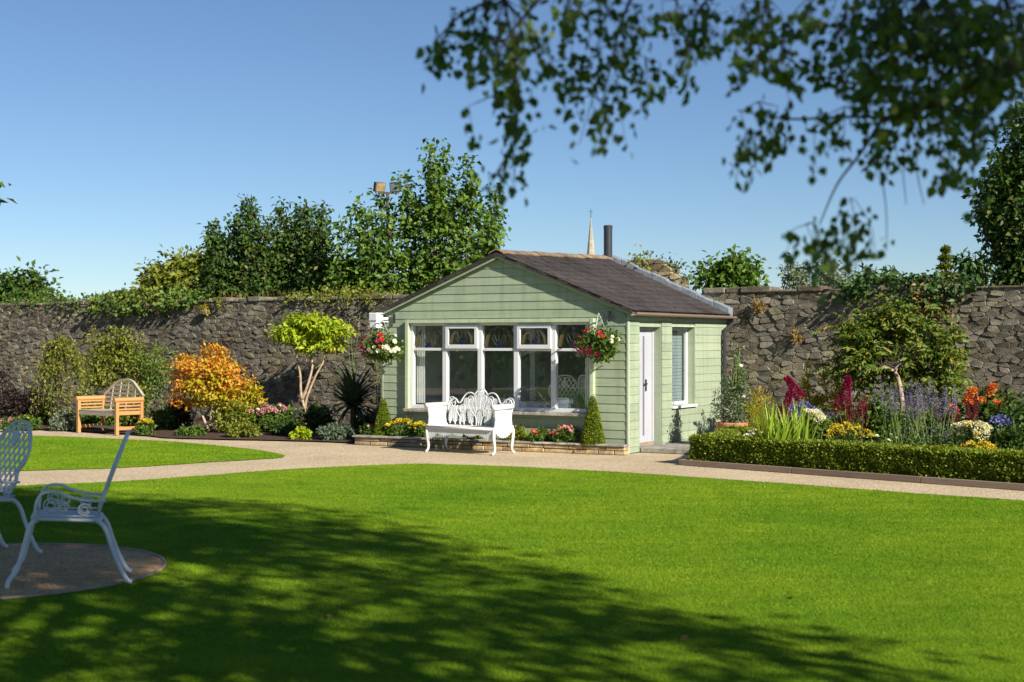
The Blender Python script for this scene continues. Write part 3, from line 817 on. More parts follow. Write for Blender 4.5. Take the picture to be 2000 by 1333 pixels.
# ------------------------------------------------------------------ furniture
def chair_parts(t):
    """lattice metal armchair, front towards -y"""
    mat = M['iron_white']
    sw_, sd, sh = .245, .225, .46
    fr = [(-sw_, -sd, sh+.015), (sw_, -sd, sh+.015), (sw_*.92, sd, sh-.015), (-sw_*.92, sd, sh-.015)]
    loop = []
    for i in range(4):
        a = Vector(fr[i]); b = Vector(fr[(i+1) % 4])
        loop += [a.lerp(b, .12), a.lerp(b, .5), a.lerp(b, .88)]
    m = MB(); m.tube(loop, .014, 6, closed=True); m.build('seat_frame', mat, t, smooth=True)
    m = MB()
    for k in range(-7, 8):                       # crossing straps of the seat
        c = k*.062
        for s in (1, -1):
            pts = []
            for q in np.linspace(-1, 1, 15):
                y = q*sd; x = c+s*q*.2
                if abs(x) < sw_*.97: pts.append((x, y, sh-.006-.015*q+.012*math.cos(q*1.5)*0+.008*(s > 0)))
            if len(pts) > 2:
                for a, b in zip(pts[:-1], pts[1:]): m.bar(a, b, .017, .007)
    m.build('seat_lattice', mat, t)
    def bk(u, v):                                # back plane: u across, v up from the seat, leaning backwards
        return (u, sd-.02+.30*v+.10*v*v, sh+.01+v*.98)
    prof = [(.15, .02), (.185, .12), (.175, .19), (.225, .27), (.235, .37), (.195, .47), (.14, .53), (.085, .575), (0, .585)]
    out = [bk(u, v) for u, v in prof]+[bk(-u, v) for u, v in prof[-2::-1]]
    m = MB(); m.tube(smooth_line(out, 4), .013, 6)
    m.tube([bk(-.15, .03), bk(.15, .03)], .011, 6); m.build('back_frame', mat, t, smooth=True)
    def inside(u, v):
        if v < .03 or v > .565: return False
        for (a, b), (c, d) in zip(prof[:-1], prof[1:]):
            if b <= v <= d: return abs(u) < a+(c-a)*(v-b)/(d-b+1e-9)-.004
        return False
    m = MB()
    for k in range(-9, 10):
        for s in (1, -1):
            seg = None
            for q in np.linspace(.03, .57, 40):
                u = k*.068+s*(q-.3)*.62
                if inside(u, q):
                    if seg is not None: m.bar(bk(*seg), bk(u, q), .016, .007, up=(0, -1, .3))
                    seg = (u, q)
                else: seg = None
    cen = MB(); cen.prism([(.052*math.cos(a)*(1+.12*math.cos(5*a)), .062*math.sin(a)*(1+.12*math.cos(5*a))) for a in np.linspace(0, 2*math.pi, 30, endpoint=False)],
        Matrix.Translation(bk(0, .45)) @ Matrix.Rotation(R(70), 4, 'X'), .012)
    m.build('back_lattice', mat, t); cen.build('back_medallion', mat, t)
    for s in (-1, 1):
        x = s*(sw_+.012)
        a = [(x*.98, -sd+.02, sh+.02), (x, -sd+.03, sh+.12), (x, -sd+.07, sh+.185), (x, -sd+.16, sh+.195), (x*.98, 0, sh+.165), (x*.95, .12, sh+.13), (x*.82, .255, sh+.12)]
        m = MB(); m.tube(smooth_line(a, 4), .011, 6)
        for (yy, zz, rad) in ((-.10, sh+.10, .055), (-.02, sh+.085, .038), (.12, sh+.065, .045)):
            m.tube([(x, yy+rad*math.cos(q)*(1-.06*i/3), zz+rad*math.sin(q)*(1-.06*i/3)) for i, q in enumerate(np.linspace(0, 2*math.pi*.95, 14))], .006, 5)
            m.tube([(x, yy+rad*.5*math.cos(q), zz+rad*.5*math.sin(q)) for q in np.linspace(0, 2*math.pi, 9)], .005, 5)
        m.tube([(x*.97, -sd+.05, sh+.03), (x*.97, .19, sh+.02)], .007, 5)
        m.build('armrest', mat, t, smooth=True)
        f = [(s*.20, -.19, sh), (s*.225, -.235, sh-.03), (s*.235, -.265, sh-.14), (s*.245, -.315, sh-.32), (s*.25, -.37, .06), (s*.25, -.385, .008)]
        m = MB(); m.tube(smooth_line(f, 4), [.017]*21, 7); m.build('leg', mat, t, smooth=True)
        f = [(s*.19, .14, sh-.015), (s*.205, .215, sh-.025), (s*.215, .265, sh-.09), (s*.225, .30, sh-.2), (s*.235, .355, .12), (s*.24, .40, .035), (s*.24, .435, .012)]
        m = MB(); m.tube(smooth_line(f, 4), [.017]*25, 7); m.build('leg', mat, t, smooth=True)
c1p = Vector((-3.13, 10.02, .01))
chair = empty('lattice_chair', c1p, R(-75), 'white lattice garden armchair seen side-on with its right rear leg near the lawn', 'chair', 'white lattice chairs on the gravel circle')
chair_parts(chair)
ch2 = copy_tree(chair); ch2.location = (-4.20, 11.12, .01); ch2.rotation_euler = (0, 0, R(-38))
ch2['label'] = 'white lattice garden armchair showing its round backrest at the picture edge'
# same kind of chair inside the house, with a table and a picture
for (x, y, rz, lb) in ((-1.45, .62, 215, 'white lattice armchair inside the house, behind the fourth window pane'), (-.70, .66, 150, 'white lattice armchair inside the house, behind the last window pane')):
    c = copy_tree(chair); c.location = hpt(x, y, .12); c.rotation_euler = (0, 0, R(rz-30)); c['label'] = lb; c['group'] = 'white chairs inside the house'
tb = empty('indoor_table', hpt(-2.15, .75, .12), R(-30), 'small table with white cloth inside the house by the front window', 'table')
MB().lathe([(.001,.60),(.40,.60),(.405,.585),(.39,.45),(.40,.40)], 24).build('tablecloth', M['linen'], tb, smooth=True)
MB().lathe([(.03,.0),(.03,.58)], 10).build('pedestal', M['iron_white'], tb)
cd = MB(); cd.prism([(-.13, 0), (.13, 0), (.11, .17), (-.11, .17)], Matrix.Rotation(R(70), 4, 'X'), .006)
cdo = cd.build('menu_card', M['white_plastic']); cdo.location = hpt(-1.22, .17, .66); cdo.rotation_euler = (0, 0, R(-30)); tag(cdo, 'white folded card standing inside the window by the fourth pane', 'card')
ws = MB().box(wx0+.02, wx1-.02, .125, .25, .63, .655).build('inner_sill', M['white_paint'], frontwin)
m = MB()                                                # pale folds added to brighten the first pane
for i in range(9): m.box(wx0+.02+i*.018, wx0+.036+i*.018, .135+.012*(i % 2), .15+.012*(i % 2), .68, 1.95)
m.build('added_curtain', M['linen'], frontwin)
m = MB()
for i in range(9): m.box(wx1-.19+i*.018, wx1-.174+i*.018, .135+.012*(i % 2), .15+.012*(i % 2), .68, 1.95)
m.build('added_curtain', M['linen'], frontwin)  # matching pale folds added to brighten the last pane
pic = empty('framed_picture', hpt(-3.25, 3.86, 1.25), R(-30), 'framed picture on the back wall inside, seen through the first pane', 'picture')
m = MB()
for b_ in ((-.25,.25,-.28,-.24),(-.25,.25,.24,.28),(-.25,-.21,-.24,.24),(.21,.25,-.24,.24)): m.box(b_[0], b_[1], -.03, 0, b_[2], b_[3])
m.build('picture_frame', M['white_paint'], pic); MB().box(-.21, .21, -.012, -.004, -.24, .24).build('print', M['picture'], pic)

# ---- ornate white cast iron bench
A_ = G(833, 882.5); B_ = G(964, 889.5)
ang = math.atan2(B_.y-A_.y, B_.x-A_.x)
bc = (A_+B_)/2 + Vector((-math.sin(ang), math.cos(ang), 0))*.27
ib = empty('iron_bench', bc, ang, 'ornate white cast iron bench with fern pattern standing before the front window', 'bench')
mat = M['iron_white']; HL = .60; DP = .26
m = MB(); m.box(-HL, HL, -DP-.01, DP, .375, .40)
seat = m.build('seat', mat, ib, bevel=.01)
m = MB(); m.tube([(-HL, -DP-.02, .388), (HL, -DP-.02, .388)], .022, 8); m.build('seat_rim', mat, ib, smooth=True)
def fern(m, x, z, an, L, W, y, n=7, lean=0.0):
    d = Vector((math.sin(an), 0, math.cos(an))); s = Vector((d.z, 0, -d.x)); o = Vector((x, y, z))
    ln = lambda p: Vector((p.x, p.y+lean*(p.z-.4), p.z))
    m.tube([ln(o+d*L*t) for t in (0, .35, .7, 1)], [.010, .008, .006, .003], 5)
    for i in range(n):
        t = .14+.8*i/n; w = W*math.sin(math.pi*min(1, .15+t*.85))**.7
        for q in (-1, 1):
            b = o+d*L*t; tip = b+s*q*w+d*w*.55; mid = b.lerp(tip, .5)
            e = d*L/n*.42
            P = [b-e*.3, mid-e, tip, mid+e]
            vv = [ln(p+Vector((0, -.004, 0))) for p in P]+[ln(p+Vector((0, .004, 0))) for p in P]
            m.add(vv, [(0,1,2,3),(7,6,5,4),(0,4,5,1),(1,5,6,2),(2,6,7,3),(3,7,4,0)])
yb = DP-.03
lean = .16
back = MB()
L_ = lambda x, z: (x, yb+lean*(z-.4), z)
crest = [(-.60,.62),(-.585,.74),(-.54,.80),(-.47,.80),(-.42,.745),(-.37,.75),(-.33,.82),(-.27,.885),(-.19,.90),(-.12,.875),(-.09,.91),(-.045,.95),(0,.96),(.045,.95),(.09,.91),(.12,.875),(.19,.90),(.27,.885),(.33,.82),(.37,.75),(.42,.745),(.47,.80),(.54,.80),(.585,.74),(.60,.62)]
back.tube(smooth_line([L_(x, z) for x, z in crest], 3), .012, 6)
back.build('backrest', mat, ib, smooth=True)
back = ib.children[-1]
fm_ = MB()
for (x, z, an, L, W) in ((0,.66,0,.29,.075),(-.09,.60,-26,.26,.06),(.09,.60,26,.26,.06),
        (-.12,.40,-20,.25,.06),(.12,.40,20,.25,.06),(-.27,.41,-14,.30,.055),(.27,.41,14,.30,.055),
        (-.44,.41,-6,.28,.055),(.44,.41,6,.28,.055),(-.24,.66,-14,.17,.06),(.24,.66,14,.17,.06),(0,.41,0,.22,.07),(-.36,.42,18,.26,.05),(.36,.42,-18,.26,.05),(-.18,.44,16,.24,.05),(.18,.44,-16,.24,.05),(-.54,.42,2,.26,.05),(.54,.42,-2,.26,.05),(-.06,.62,-12,.28,.05),(.06,.62,12,.28,.05)):
    fern(fm_, x, z, R(an), L, W, yb+.0, lean=lean)
fm_.build('fern_fretwork', mat, back)
sc_ = MB()
for s in (-1, 1):
    for (cx, cz, rad) in ((s*.545, .745, .075), (s*.05, .80, .06), (s*.19, .79, .05), (s*.33, .66, .05), (s*.12, .60, .05)):
        sc_.tube([L_(cx+rad*math.cos(q), cz+rad*1.15*math.sin(q)) for q in np.linspace(0, 2*math.pi, 16, endpoint=False)], .008, 5, closed=True)
    for k in range(6):
        q = k*math.pi/3; sc_.tube([L_(s*.545, .745), L_(s*.545+.075*math.cos(q), .745+.086*math.sin(q))], .007, 5)
    sc_.tube(smooth_line([L_(s*.04, .40), L_(s*.06, .52), L_(s*.16, .62), L_(s*.22, .72), L_(s*.20, .80)], 4), .010, 6)
    sc_.tube(smooth_line([L_(s*.34, .40), L_(s*.36, .52), L_(s*.44, .62), L_(s*.43, .70)], 4), .009, 6)
sc_.build('scrollwork', mat, back, smooth=True)
for s in (-1, 1):
    x = s*(HL+.015)
    poly = [(-.235,.40),(.235,.40),(.215,.52),(.235,.70),(-.25,.70),(-.215,.52)]
    m = MB(); m.prism([(a, b) for a, b in poly], Matrix(((0,0,1,x-.012),(1,0,0,0),(0,1,0,0),(0,0,0,1))), .024)
    arm = m.build('arm', mat, ib, bevel=.004)
    m = MB(); m.tube([(x, -DP-.03, .715), (x, DP, .715)], .036, 10); m.tube([(x+s*.02, -DP-.02, .69), (x+s*.02, DP-.02, .69)], .022, 8); m.build('arm_roll', mat, arm, smooth=True)
    m = MB()
    for (yy, an) in ((-.12, 0), (.0, 0), (.12, 0)):
        mm = MB(); fern(mm, 0, .42, R(an), .25, .06, 0)
        m.add([(x+s*.014+v[1], yy+v[0], v[2]) for v in mm.v], mm.f)
    m.build('arm_relief', mat, arm)
    sc = [(-.24,.40),(.24,.40)]; n_ = 9                 # scalloped side apron
    for k in range(n_*2+1):
        t = k/(n_*2); sc.append((.24-.48*t, (.235 if k % 2 else .26)+.10*abs(2*t-1)**2.2))
    m = MB(); m.prism(sc[:2]+sc[2:], Matrix(((0,0,1,x-.008),(1,0,0,0),(0,1,0,0),(0,0,0,1))), .016); m.build('side_apron', mat, ib)
    for q in (-1, 1):
        yy = q*(DP-.035)
        pts = [(x, yy, .41), (x+s*.004, yy+q*.035, .33), (x, yy+q*.03, .22), (x, yy+q*.008, .12), (x, yy+q*.012, .05), (x, yy+q*.05, .015), (x, yy+q*.07, .018)]
        m = MB(); m.tube(smooth_line(pts, 3), list(np.linspace(.030, .017, 16))+[.019, .022, .02], 8); m.build('leg', mat, ib, smooth=True)
m = MB()
for i in range(38):                                     # drooping fern apron under the front of the seat
    x = -HL+.02+i*(2*HL-.04)/37; L = .085+.045*abs(math.cos(i*.37))+.07*max(0, (abs(x)-.42)/.18)
    mm = MB(); fern(mm, 0, 0, 0, L, .022, 0, 4)
    Rm = Matrix.Translation((x, -DP+.0, .375)) @ Matrix.Rotation(R(180+(-28 if x < 0 else 28)*(1-abs(x)/HL)), 4, 'Y')
    m.add([Rm @ Vector(v) for v in mm.v], mm.f)
m.build('front_apron', mat, ib)

# ---- teak garden bench with arched back
fr_ = G(228, 850.5)
l_ = Vector((.76, -.65, 0)).normalized(); ang = math.atan2(l_.y, l_.x); BLn = 1.22
tbn = empty('teak_bench', fr_ - l_*BLn/2 + Vector((-l_.y, l_.x, 0))*.26, ang, 'honey coloured teak bench with high arched slatted back beside the flower bed', 'bench')
tk, tw = M['teak'], M['teak_weathered']
hx, hy = BLn/2, .26
for s in (-1, 1):
    for q in (-1, 1):
        MB().box(s*hx-.03, s*hx+.03, q*hy-.03, q*hy+.03, 0, .60).build('leg', tk, tbn, bevel=.004)
    m = MB()
    for zz in (.09, .36): m.box(s*hx-.02, s*hx+.02, -hy+.03, hy-.03, zz, zz+.06 if zz < .2 else zz+.07)
    m.build('side_rail', tk, tbn, bevel=.003)
    for k in range(3): MB().box(s*hx-.014, s*hx+.014, -hy+.03, hy-.03, .45+k*.06, .478+k*.06).build('arm_slat', tk, tbn, bevel=.002)
    m = MB(); m.tube([(s*hx, -hy-.06, .635), (s*hx, hy+.03, .635)], .042, 12); m.build('arm_roll', tk, tbn)
m = MB(); m.box(-hx+.03, hx-.03, -hy-.018, -hy+.018, .34, .41); m.box(-hx+.03, hx-.03, -.02, .02, .09, .14); m.box(-hx+.03, hx-.03, hy-.018, hy+.018, .34, .41); m.build('seat_rail', tw, tbn, bevel=.003)
for k in range(6): MB().box(-hx+.03, hx-.03, -hy-.02+k*.085, -hy+.05+k*.085, .412, .43).build('seat_slat', tw, tbn, bevel=.003)
def arch_z(x):
    a = abs(x)/hx
    return .98-.30*a**2 if a < .45 else (.92-.0 if False else .98-.30*.2025-(a-.45)*.42)
yb = hy+.0
pts = [(x, yb+.16*(arch_z(x)-.42), arch_z(x)) for x in np.linspace(-hx, hx, 25)]
m = MB()
for a, b in zip(pts[:-1], pts[1:]): m.bar(a, b, .045, .05)
m.build('back_arch', tw, tbn)
for x in (-.36, -.12, .12, .36):
    MB().bar((x, yb, .42), (x, yb+.16*(arch_z(x)-.42), arch_z(x)), .032, .035, up=(0, 1, 0)).build('back_stile', tw, tbn, bevel=.003)
zz = .50
while zz < .95:
    xs = [x for x in np.linspace(-hx, hx, 60) if arch_z(x) > zz+.03]
    if len(xs) > 2: MB().bar((xs[0], yb+.16*(zz-.42), zz), (xs[-1], yb+.16*(zz-.42), zz), .026, .046).build('back_slat', tw, tbn)
    zz += .075

# ---- white loudspeaker box at the house corner
spk = empty('wall_speaker', hpt(-HW+.06, -.15, 2.04), R(-30-8), 'small white box loudspeaker fixed at the left corner of the green house', 'loudspeaker')
MB().box(-.20, -.02, -.10, .06, -.01, .125).build('upper_cabinet', M['white_plastic'], spk, bevel=.012)
MB().box(-.19, -.03, -.09, .055, -.125, -.014).build('lower_cabinet', M['white_plastic'], spk, bevel=.012)
MB().box(-.02, .03, .0, .13, -.03, .05).build('wall_bracket', M['white_plastic'], spk, bevel=.004)
# ------------------------------------------------------------------ plants
def foliage(name, V, F, mat, parent=None, kind=None):
    o = link(name, np_mesh(name, V, F), parent, mat)
    if kind: o['kind'] = kind
    return o
def tapered(m, pts, r0, r1, n=7, k=5):
    q = smooth_line(pts, k); m.tube(q, list(np.linspace(r0, r1, len(q))), n)
def rel(V, base): return V - np.array(base)
# flower head meshes, shared
def petal_head(name, mat, n=7, r=.035, rings=2, cup=.3):
    g = np.random.default_rng(len(name)); geo = []
    for k in range(rings):
        a = np.arange(n)*2*math.pi/n+k*.4; t = cup+k*.5
        D = np.stack([np.cos(a)*math.cos(t), np.sin(a)*math.cos(t), np.full(n, math.sin(t))], 1)
        N = np.stack([-np.cos(a)*math.sin(t), -np.sin(a)*math.sin(t), np.full(n, math.cos(t))], 1)
        geo.append(kites(np.zeros((n, 3)), D, N, r*(1-.25*k), r*.85, .1))
    V, F = cat_geo(geo); me = np_mesh(name, V, F); me.materials.append(mat); return me
def ball_head(name, mat, n=60, r=.05, L=.02, flat=.8):
    g = np.random.default_rng(n); d = rand_dirs(n, g); d[:, 2] = np.abs(d[:, 2])*1.0-.15
    P = d*np.array([r, r, r*flat]); V, F = kites(P, norm(d+g.normal(size=d.shape)*.6), rand_dirs(n, g), L, L*.8)
    me = np_mesh(name, V, F); me.materials.append(mat); return me
def spike_mesh(name, mat, n=150, h=.3, r=.03, L=.02, droop=0.0):
    g = np.random.default_rng(n+3); t = g.random(n); a = g.random(n)*2*math.pi
    rr_ = r*(1-.65*t)*(.5+.5*g.random(n)); P = np.stack([rr_*np.cos(a), rr_*np.sin(a), t*h], 1)
    P[:, 0] += droop*t*t*h
    D = norm(np.stack([np.cos(a), np.sin(a), .4-0*t], 1)+g.normal(size=(n, 3))*.3); V, F = kites(P, D, rand_dirs(n, g), L, L*.7)
    me = np_mesh(name, V, F); me.materials.append(mat); return me
FL = {}
for c in ('magenta', 'red', 'white', 'pink', 'yellow', 'orange', 'salmon', 'cream'):
    FL[c] = petal_head('bloom_'+c, M['p_'+c])
FL['blue_ball'] = ball_head('bloom_blue', M['p_blue'], 70, .075, .04)
FL['cream_ball'] = ball_head('bloom_cream', M['p_cream'], 110, .09, .028, .6)
FL['white_ball'] = ball_head('bloom_white', M['p_white'], 90, .07, .026, .5)
FL['yellow_flat'] = ball_head('bloom_yellow', M['p_yellow'], 60, .05, .022, .25)
FL['yellow_ball'] = ball_head('bloom_gold', M['p_yellow'], 70, .06, .026, .6)
FL['pink_ball'] = ball_head('bloom_pink', M['p_pink'], 70, .05, .026, .7)
FL['dahlia'] = ball_head('bloom_dahlia', M['p_orange'], 70, .045, .035, .8)
def put_flower(parent, me, p, s=1.0, tilt=None, name='flower', up=None):
    o = link(name, me, parent); o.location = p; o.scale = (s, s, s)
    if up is not None: o.rotation_euler = Vector(up).to_track_quat('Z', 'Y').to_euler()
    elif tilt is not None: o.rotation_euler = (random.uniform(-tilt, tilt)+.5, random.uniform(-tilt, tilt), random.uniform(0, 6))
    return o
def mound(name, label, cat, base, w, h, mat, L=.06, n=900, d=None, W=None, flowers=None, group=None, droop=.2, seed=None, z0=.0, shell=.3, upright=0):
    """a low bushy plant: foliage clumps, some stems, flowers on top"""
    base = Vector(base); d = d or w*.8
    t = empty(name, base, 0, label, cat, group); sd = seed if seed is not None else int(abs(base.x*131+base.y*17))
    W = W or L*.5
    cl = max(10, int(n/22))
    V, F, cen = crown_geo([((0, 0, z0+(h-z0)*.5), (w*.42, d*.42, (h-z0)*.46))], cl, 22, min(w, h)*.17, L, W, droop-upright, .6, shell, sd)
    V[:, 2] = np.maximum(V[:, 2], .02)
    foliage('foliage', V, F, mat, t)
    m = MB(); g = random.Random(sd)
    for c in cen[::max(1, len(cen)//10)]:
        m.tube([(c[0]*.15, c[1]*.15, 0), (c[0]*.6, c[1]*.6, c[2]*.55), tuple(c)], [.012, .009, .005], 5)
    m.build('stems', M['stem'], t)
    for (me, cnt, s) in (flowers or []):
        for i in range(cnt):
            a = g.uniform(0, 2*math.pi); r_ = math.sqrt(g.random()); zz = math.sqrt(max(0, 1-r_*r_*.9))
            p = (w*.47*r_*math.cos(a), d*.47*r_*math.sin(a)-.02, z0+(h-z0)*(.46+.54*zz)+g.uniform(-.01, .02))
            put_flower(t, FL[me], p, s*g.uniform(.8, 1.2), .7)
    return t
def blades_plant(name, label, cat, base, n, L, W, mat, spread=.25, lean=.5, arch=.6, segs=4, group=None, seed=1, z0=0, part='leaf_blade', single=False, r0=.03):
    """long strap leaves from a crown, each leaf a strip that arches over"""
    base = Vector(base); t = empty(name, base, 0, label, cat, group); g = random.Random(seed); b_ = MB(); cnt = 0
    for i in range(n):
        a = g.uniform(0, 2*math.pi); l = L*g.uniform(.65, 1.05); w = W*g.uniform(.7, 1.2)
        e = g.uniform(lean, 1.5); r_ = r0*g.random(); p = Vector((r_*math.cos(a), r_*math.sin(a), z0))
        p += Vector((spread*g.uniform(-1, 1), spread*.6*g.uniform(-1, 1), 0))
        sd = Vector((-math.sin(a), math.cos(a), 0)); vv = []
        for k in range(segs+1):
            f = k/segs; ww = w*(.6+1.2*f*(1-f)*2)*(1-f**3) if k < segs else .001
            vv += [p-sd*ww/2, p+sd*ww/2]
            ee = e-arch*f*1.6
            p = p+Vector((math.cos(a)*math.cos(ee), math.sin(a)*math.cos(ee), math.sin(ee)))*(l/segs)
        m = MB() if single else b_
        m.add(vv, [(2*k, 2*k+1, 2*k+3, 2*k+2) for k in range(segs)])
        if single: m.build(part, mat, t)
    if not single: b_.build('foliage', mat, t)
    return t
def tree(name, label, base, ells, clumps, per, cr, L, W, mat, trunk=(.09, .03), bark='bark', stems=None, group=None, seed=1, droop=.3, cat='tree', limbs=10, up=.5, shell=.35, top=None, flat=1.0):
    base = Vector(base); t = empty(name, base, 0, label, cat, group)
    V, F, cen = crown_geo(ells, clumps, per, cr, L, W, droop, .6, shell, seed, flat, up)
    m = MB(); c = Vector(ells[0][0])
    top = Vector(top) if top is not None else c
    if stems is None:
        tapered(m, [(0, 0, -.05), (top.x*.25+.03, top.y*.25, top.z*.35), (top.x*.7-.03, top.y*.7, top.z*.7), tuple(top)], trunk[0], trunk[1])
    else:
        for s_ in stems: tapered(m, s_, trunk[0], trunk[1])
    m.build('trunk', M[bark], t, smooth=True)
    m = MB()
    for q in cen[::max(1, len(cen)//max(1, limbs))][:limbs]:
        q = Vector(q); s0 = top*min(.9, max(.35, (q.z/max(top.z, .1))*.6)); s0 = Vector((top.x*.6, top.y*.6, min(q.z*.75, top.z*.95)))
        m.tube([s0, s0.lerp(q, .5)+Vector((0, 0, .04*q.z*.3)), q], [trunk[1]*.8, trunk[1]*.5, trunk[1]*.2], 5)
    if limbs: m.build('branches', M[bark], t, smooth=True)
    foliage('crown', V, F, mat, t)
    return t
def B(px, Y): return atx(px, Y)
def hz(py, Y): return CAMH-(py-666.0)/FP*Y            # height of a photo row at distance Y
def mx(dpx, Y): return dpx/FP*Y                       # metres for photo pixels

# ---- box cones and flowers in the raised bed
def on_bed(px, off):                                   # point in front of the house wall at a photo column
    k = (px-1000)/FP; o = hpt(0, -off)
    x = (k*o.y-o.x)/(EX.x-k*EX.y); return hpt(x, -off, .14)
def cone(px, off, h, r, label, seed):
    p = on_bed(px, off); t = empty('box_cone', p, 0, label, 'topiary', 'clipped box cones'); g = np.random.default_rng(seed)
    n = 5200; z = 1-np.sqrt(g.random(n)); a = g.random(n)*2*math.pi
    rr_ = r*(1-z)**.8*(.82+.2*g.random(n)); P = np.stack([rr_*np.cos(a), rr_*np.sin(a), z*h], 1)
    D = norm(np.stack([np.cos(a), np.sin(a), np.full(n, .35)], 1)+g.normal(size=(n, 3))*.5)
    N = norm(np.stack([np.cos(a), np.sin(a), np.full(n, .8)], 1)+g.normal(size=(n, 3))*.6)
    V, F = kites(P, D, N, .028, .02); foliage('foliage', V, F, M['leaf_box'], t)
    MB().lathe([(.02, 0), (r*.80, .02), (r*.5, h*.45), (.01, h*.93)], 14).build('stems', M['leaf_ivy'], t)
cone(749, .17, .62, .17, 'clipped box cone in the raised bed beside the spiky cordyline', 3)
cone(1158, .16, .76, .18, 'clipped box cone in the raised bed near the house corner', 4)
bedfl = [
 (786, .20, .55, .26, 'leaf_mid', [('yellow', 34, 1.25)], 'yellow daisies in the raised bed beside the left box cone', 'flowers'),
 (818, .17, .32, .24, 'leaf_mid', [('yellow', 16, 1.2)], 'yellow daisies in the raised bed just behind the iron bench', 'flowers'),
 (722, .22, .30, .18, 'leaf_dark', [('pink', 3, .8)], 'dark low plant at the far end of the raised bed', 'plant'),
 (1060, .18, .46, .20, 'leaf_mid', [('red', 6, 1.0), ('salmon', 5, 1.0)], 'red and salmon bedding flowers beside the iron bench', 'flowers'),
 (1108, .18, .46, .24, 'leaf_mid', [('salmon', 10, 1.2), ('pink', 5, 1.1)], 'salmon pink bedding flowers beside the right box cone', 'flowers'),
 (1005, .18, .30, .24, 'leaf_olive', [('salmon', 4, .9)], 'pale leafy plant in the bed behind the iron bench arm', 'plant'),
 (930, .20, .6, .18, 'leaf_mid', [('red', 3, .9)], 'low green bedding plant seen under the iron bench seat', 'plant'),
]
for i, (px, off, w, h, mt, fl, lb, ct) in enumerate(bedfl):
    mound('bedding_plant', lb, ct, on_bed(px, off), w, h, M[mt], .05, 900, d=.26, flowers=fl, seed=40+i)
blades_plant('grass_tuft', 'fine pale grass tuft beside the iron bench in the raised bed', 'grass', on_bed(1030, .15), 90, .30, .007, M['leaf_iris'], .05, .7, .5, seed=9)

# ---- hanging baskets
def basket(px, zc, label, cols, seed):
    wp = on_bed(px, .03); wp.z = 0
    n_ = -EY
    t = empty('hanging_basket', wp+n_*.36+Vector((0, 0, zc)), R(-30), label, 'hanging basket', 'hanging baskets on the house front')
    # local: house wall at y = +.36
    b_ = MB(); zt_ = 2.13-zc+.0
    b_.box(-.02, .02, .335, .35, zt_-.14, zt_+.02); b_.bar((0, .34, zt_), (0, -.03, zt_), .014, .018); b_.bar((0, .34, zt_-.12), (0, .10, zt_-.005), .010, .012)
    b_.build('bracket', M['iron_black'], t)
    b_ = MB()
    for k in range(3):
        a = k*2.1+.4; b_.tube([(0, -.02, zt_-.01), (.16*math.cos(a), .16*math.sin(a), .05)], .004, 4)
    b_.build('chain', M['iron_white'], t)
    MB().lathe([(.001, -.17), (.10, -.15), (.16, -.06), (.18, .05), (.165, .05), (.001, .03)], 16).build('bowl', M['soil'], t)
    V, F, cen = crown_geo([((0, 0, .02), (.31, .26, .20)), ((.1, -.05, -.07), (.22, .19, .14))], 85, 24, .07, .055, .036, .4, .6, .4, seed)
    foliage('foliage', V, F, M['leaf_mid'], t)
    g = random.Random(seed)
    for (c, cnt, s, ox, oz) in cols:
        for i in range(cnt):
            d = Vector((g.gauss(ox, .55), -abs(g.gauss(.7, .4)), g.gauss(oz, .45))).normalized()
            put_flower(t, FL[c], Vector((d.x*.37, d.y*.29, d.z*.24)), 1.15*s*g.uniform(.85, 1.25), up=d)
basket(771, 1.62, 'hanging basket of magenta and white flowers by the white loudspeaker', [('magenta', 9, 1.2, -.9, -.3), ('white', 17, 1.0, .6, -.2), ('red', 7, 1.0, .1, .9)], 5)
basket(1191, 1.66, 'hanging basket of pink and crimson flowers at the house corner', [('magenta', 12, 1.15, -.9, -.5), ('red', 8, 1.0, -.2, .8), ('pink', 4, 1.1, -.9, 0), ('white', 4, .9, .9, .5)], 6)

# ---- box hedge: front run and the return towards the house
def hedge(name, label, p0, p1, w, h, n, seed):
    d = (p1-p0); L = d.length; a = math.atan2(d.y, d.x); t = empty(name, p0, a, label, 'hedge', 'clipped box hedges'); g = np.random.default_rng(seed)
    ar = np.array([L*h, L*w, L*h*.6, w*h, w*h]); c = g.choice(5, n, p=ar/ar.sum()); u = g.random(n); v = g.random(n); z = np.zeros(n)
    P = np.zeros((n, 3)); Nn = np.zeros((n, 3))
    for k, (f, nn) in enumerate(((lambda u, v: (u*L, 0*u, v*h), (0,-1,0)), (lambda u, v: (u*L, v*w, h+0*u), (0,0,1)), (lambda u, v: (u*L, w+0*u, h-v*h*.6), (0,1,0)), (lambda u, v: (0*u, u*w, v*h), (-1,0,0)), (lambda u, v: (L+0*u, u*w, v*h), (1,0,0)))):
        s_ = c == k; P[s_] = np.stack(f(u[s_], v[s_]), 1); Nn[s_] = nn
    bumpy = .45*(.018*np.sin(P[:, 0]*7.3)+.014*np.sin(P[:, 0]*17+P[:, 2]*9)+.012*np.sin(P[:, 2]*23+P[:, 0]*5))
    P += Nn*(bumpy[:, None]+g.normal(size=(n, 1))*.014-.01)
    D = norm(Nn*.7+g.normal(size=(n, 3))*.6+np.array([0, 0, .35])); N = norm(Nn*.6+g.normal(size=(n, 3))*.6+np.array([0, 0, .5]))
    V, F = kites(P, D, N, .034, .024); V[:, 2] = np.maximum(V[:, 2], .02)
    foliage('foliage', V, F, M['leaf_box'], t)
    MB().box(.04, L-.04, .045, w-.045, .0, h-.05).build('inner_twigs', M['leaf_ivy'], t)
kn = Vector((-kd.y, kd.x, 0)).normalized()
hp0 = kerbL+kd.normalized()*.10+kn*.14
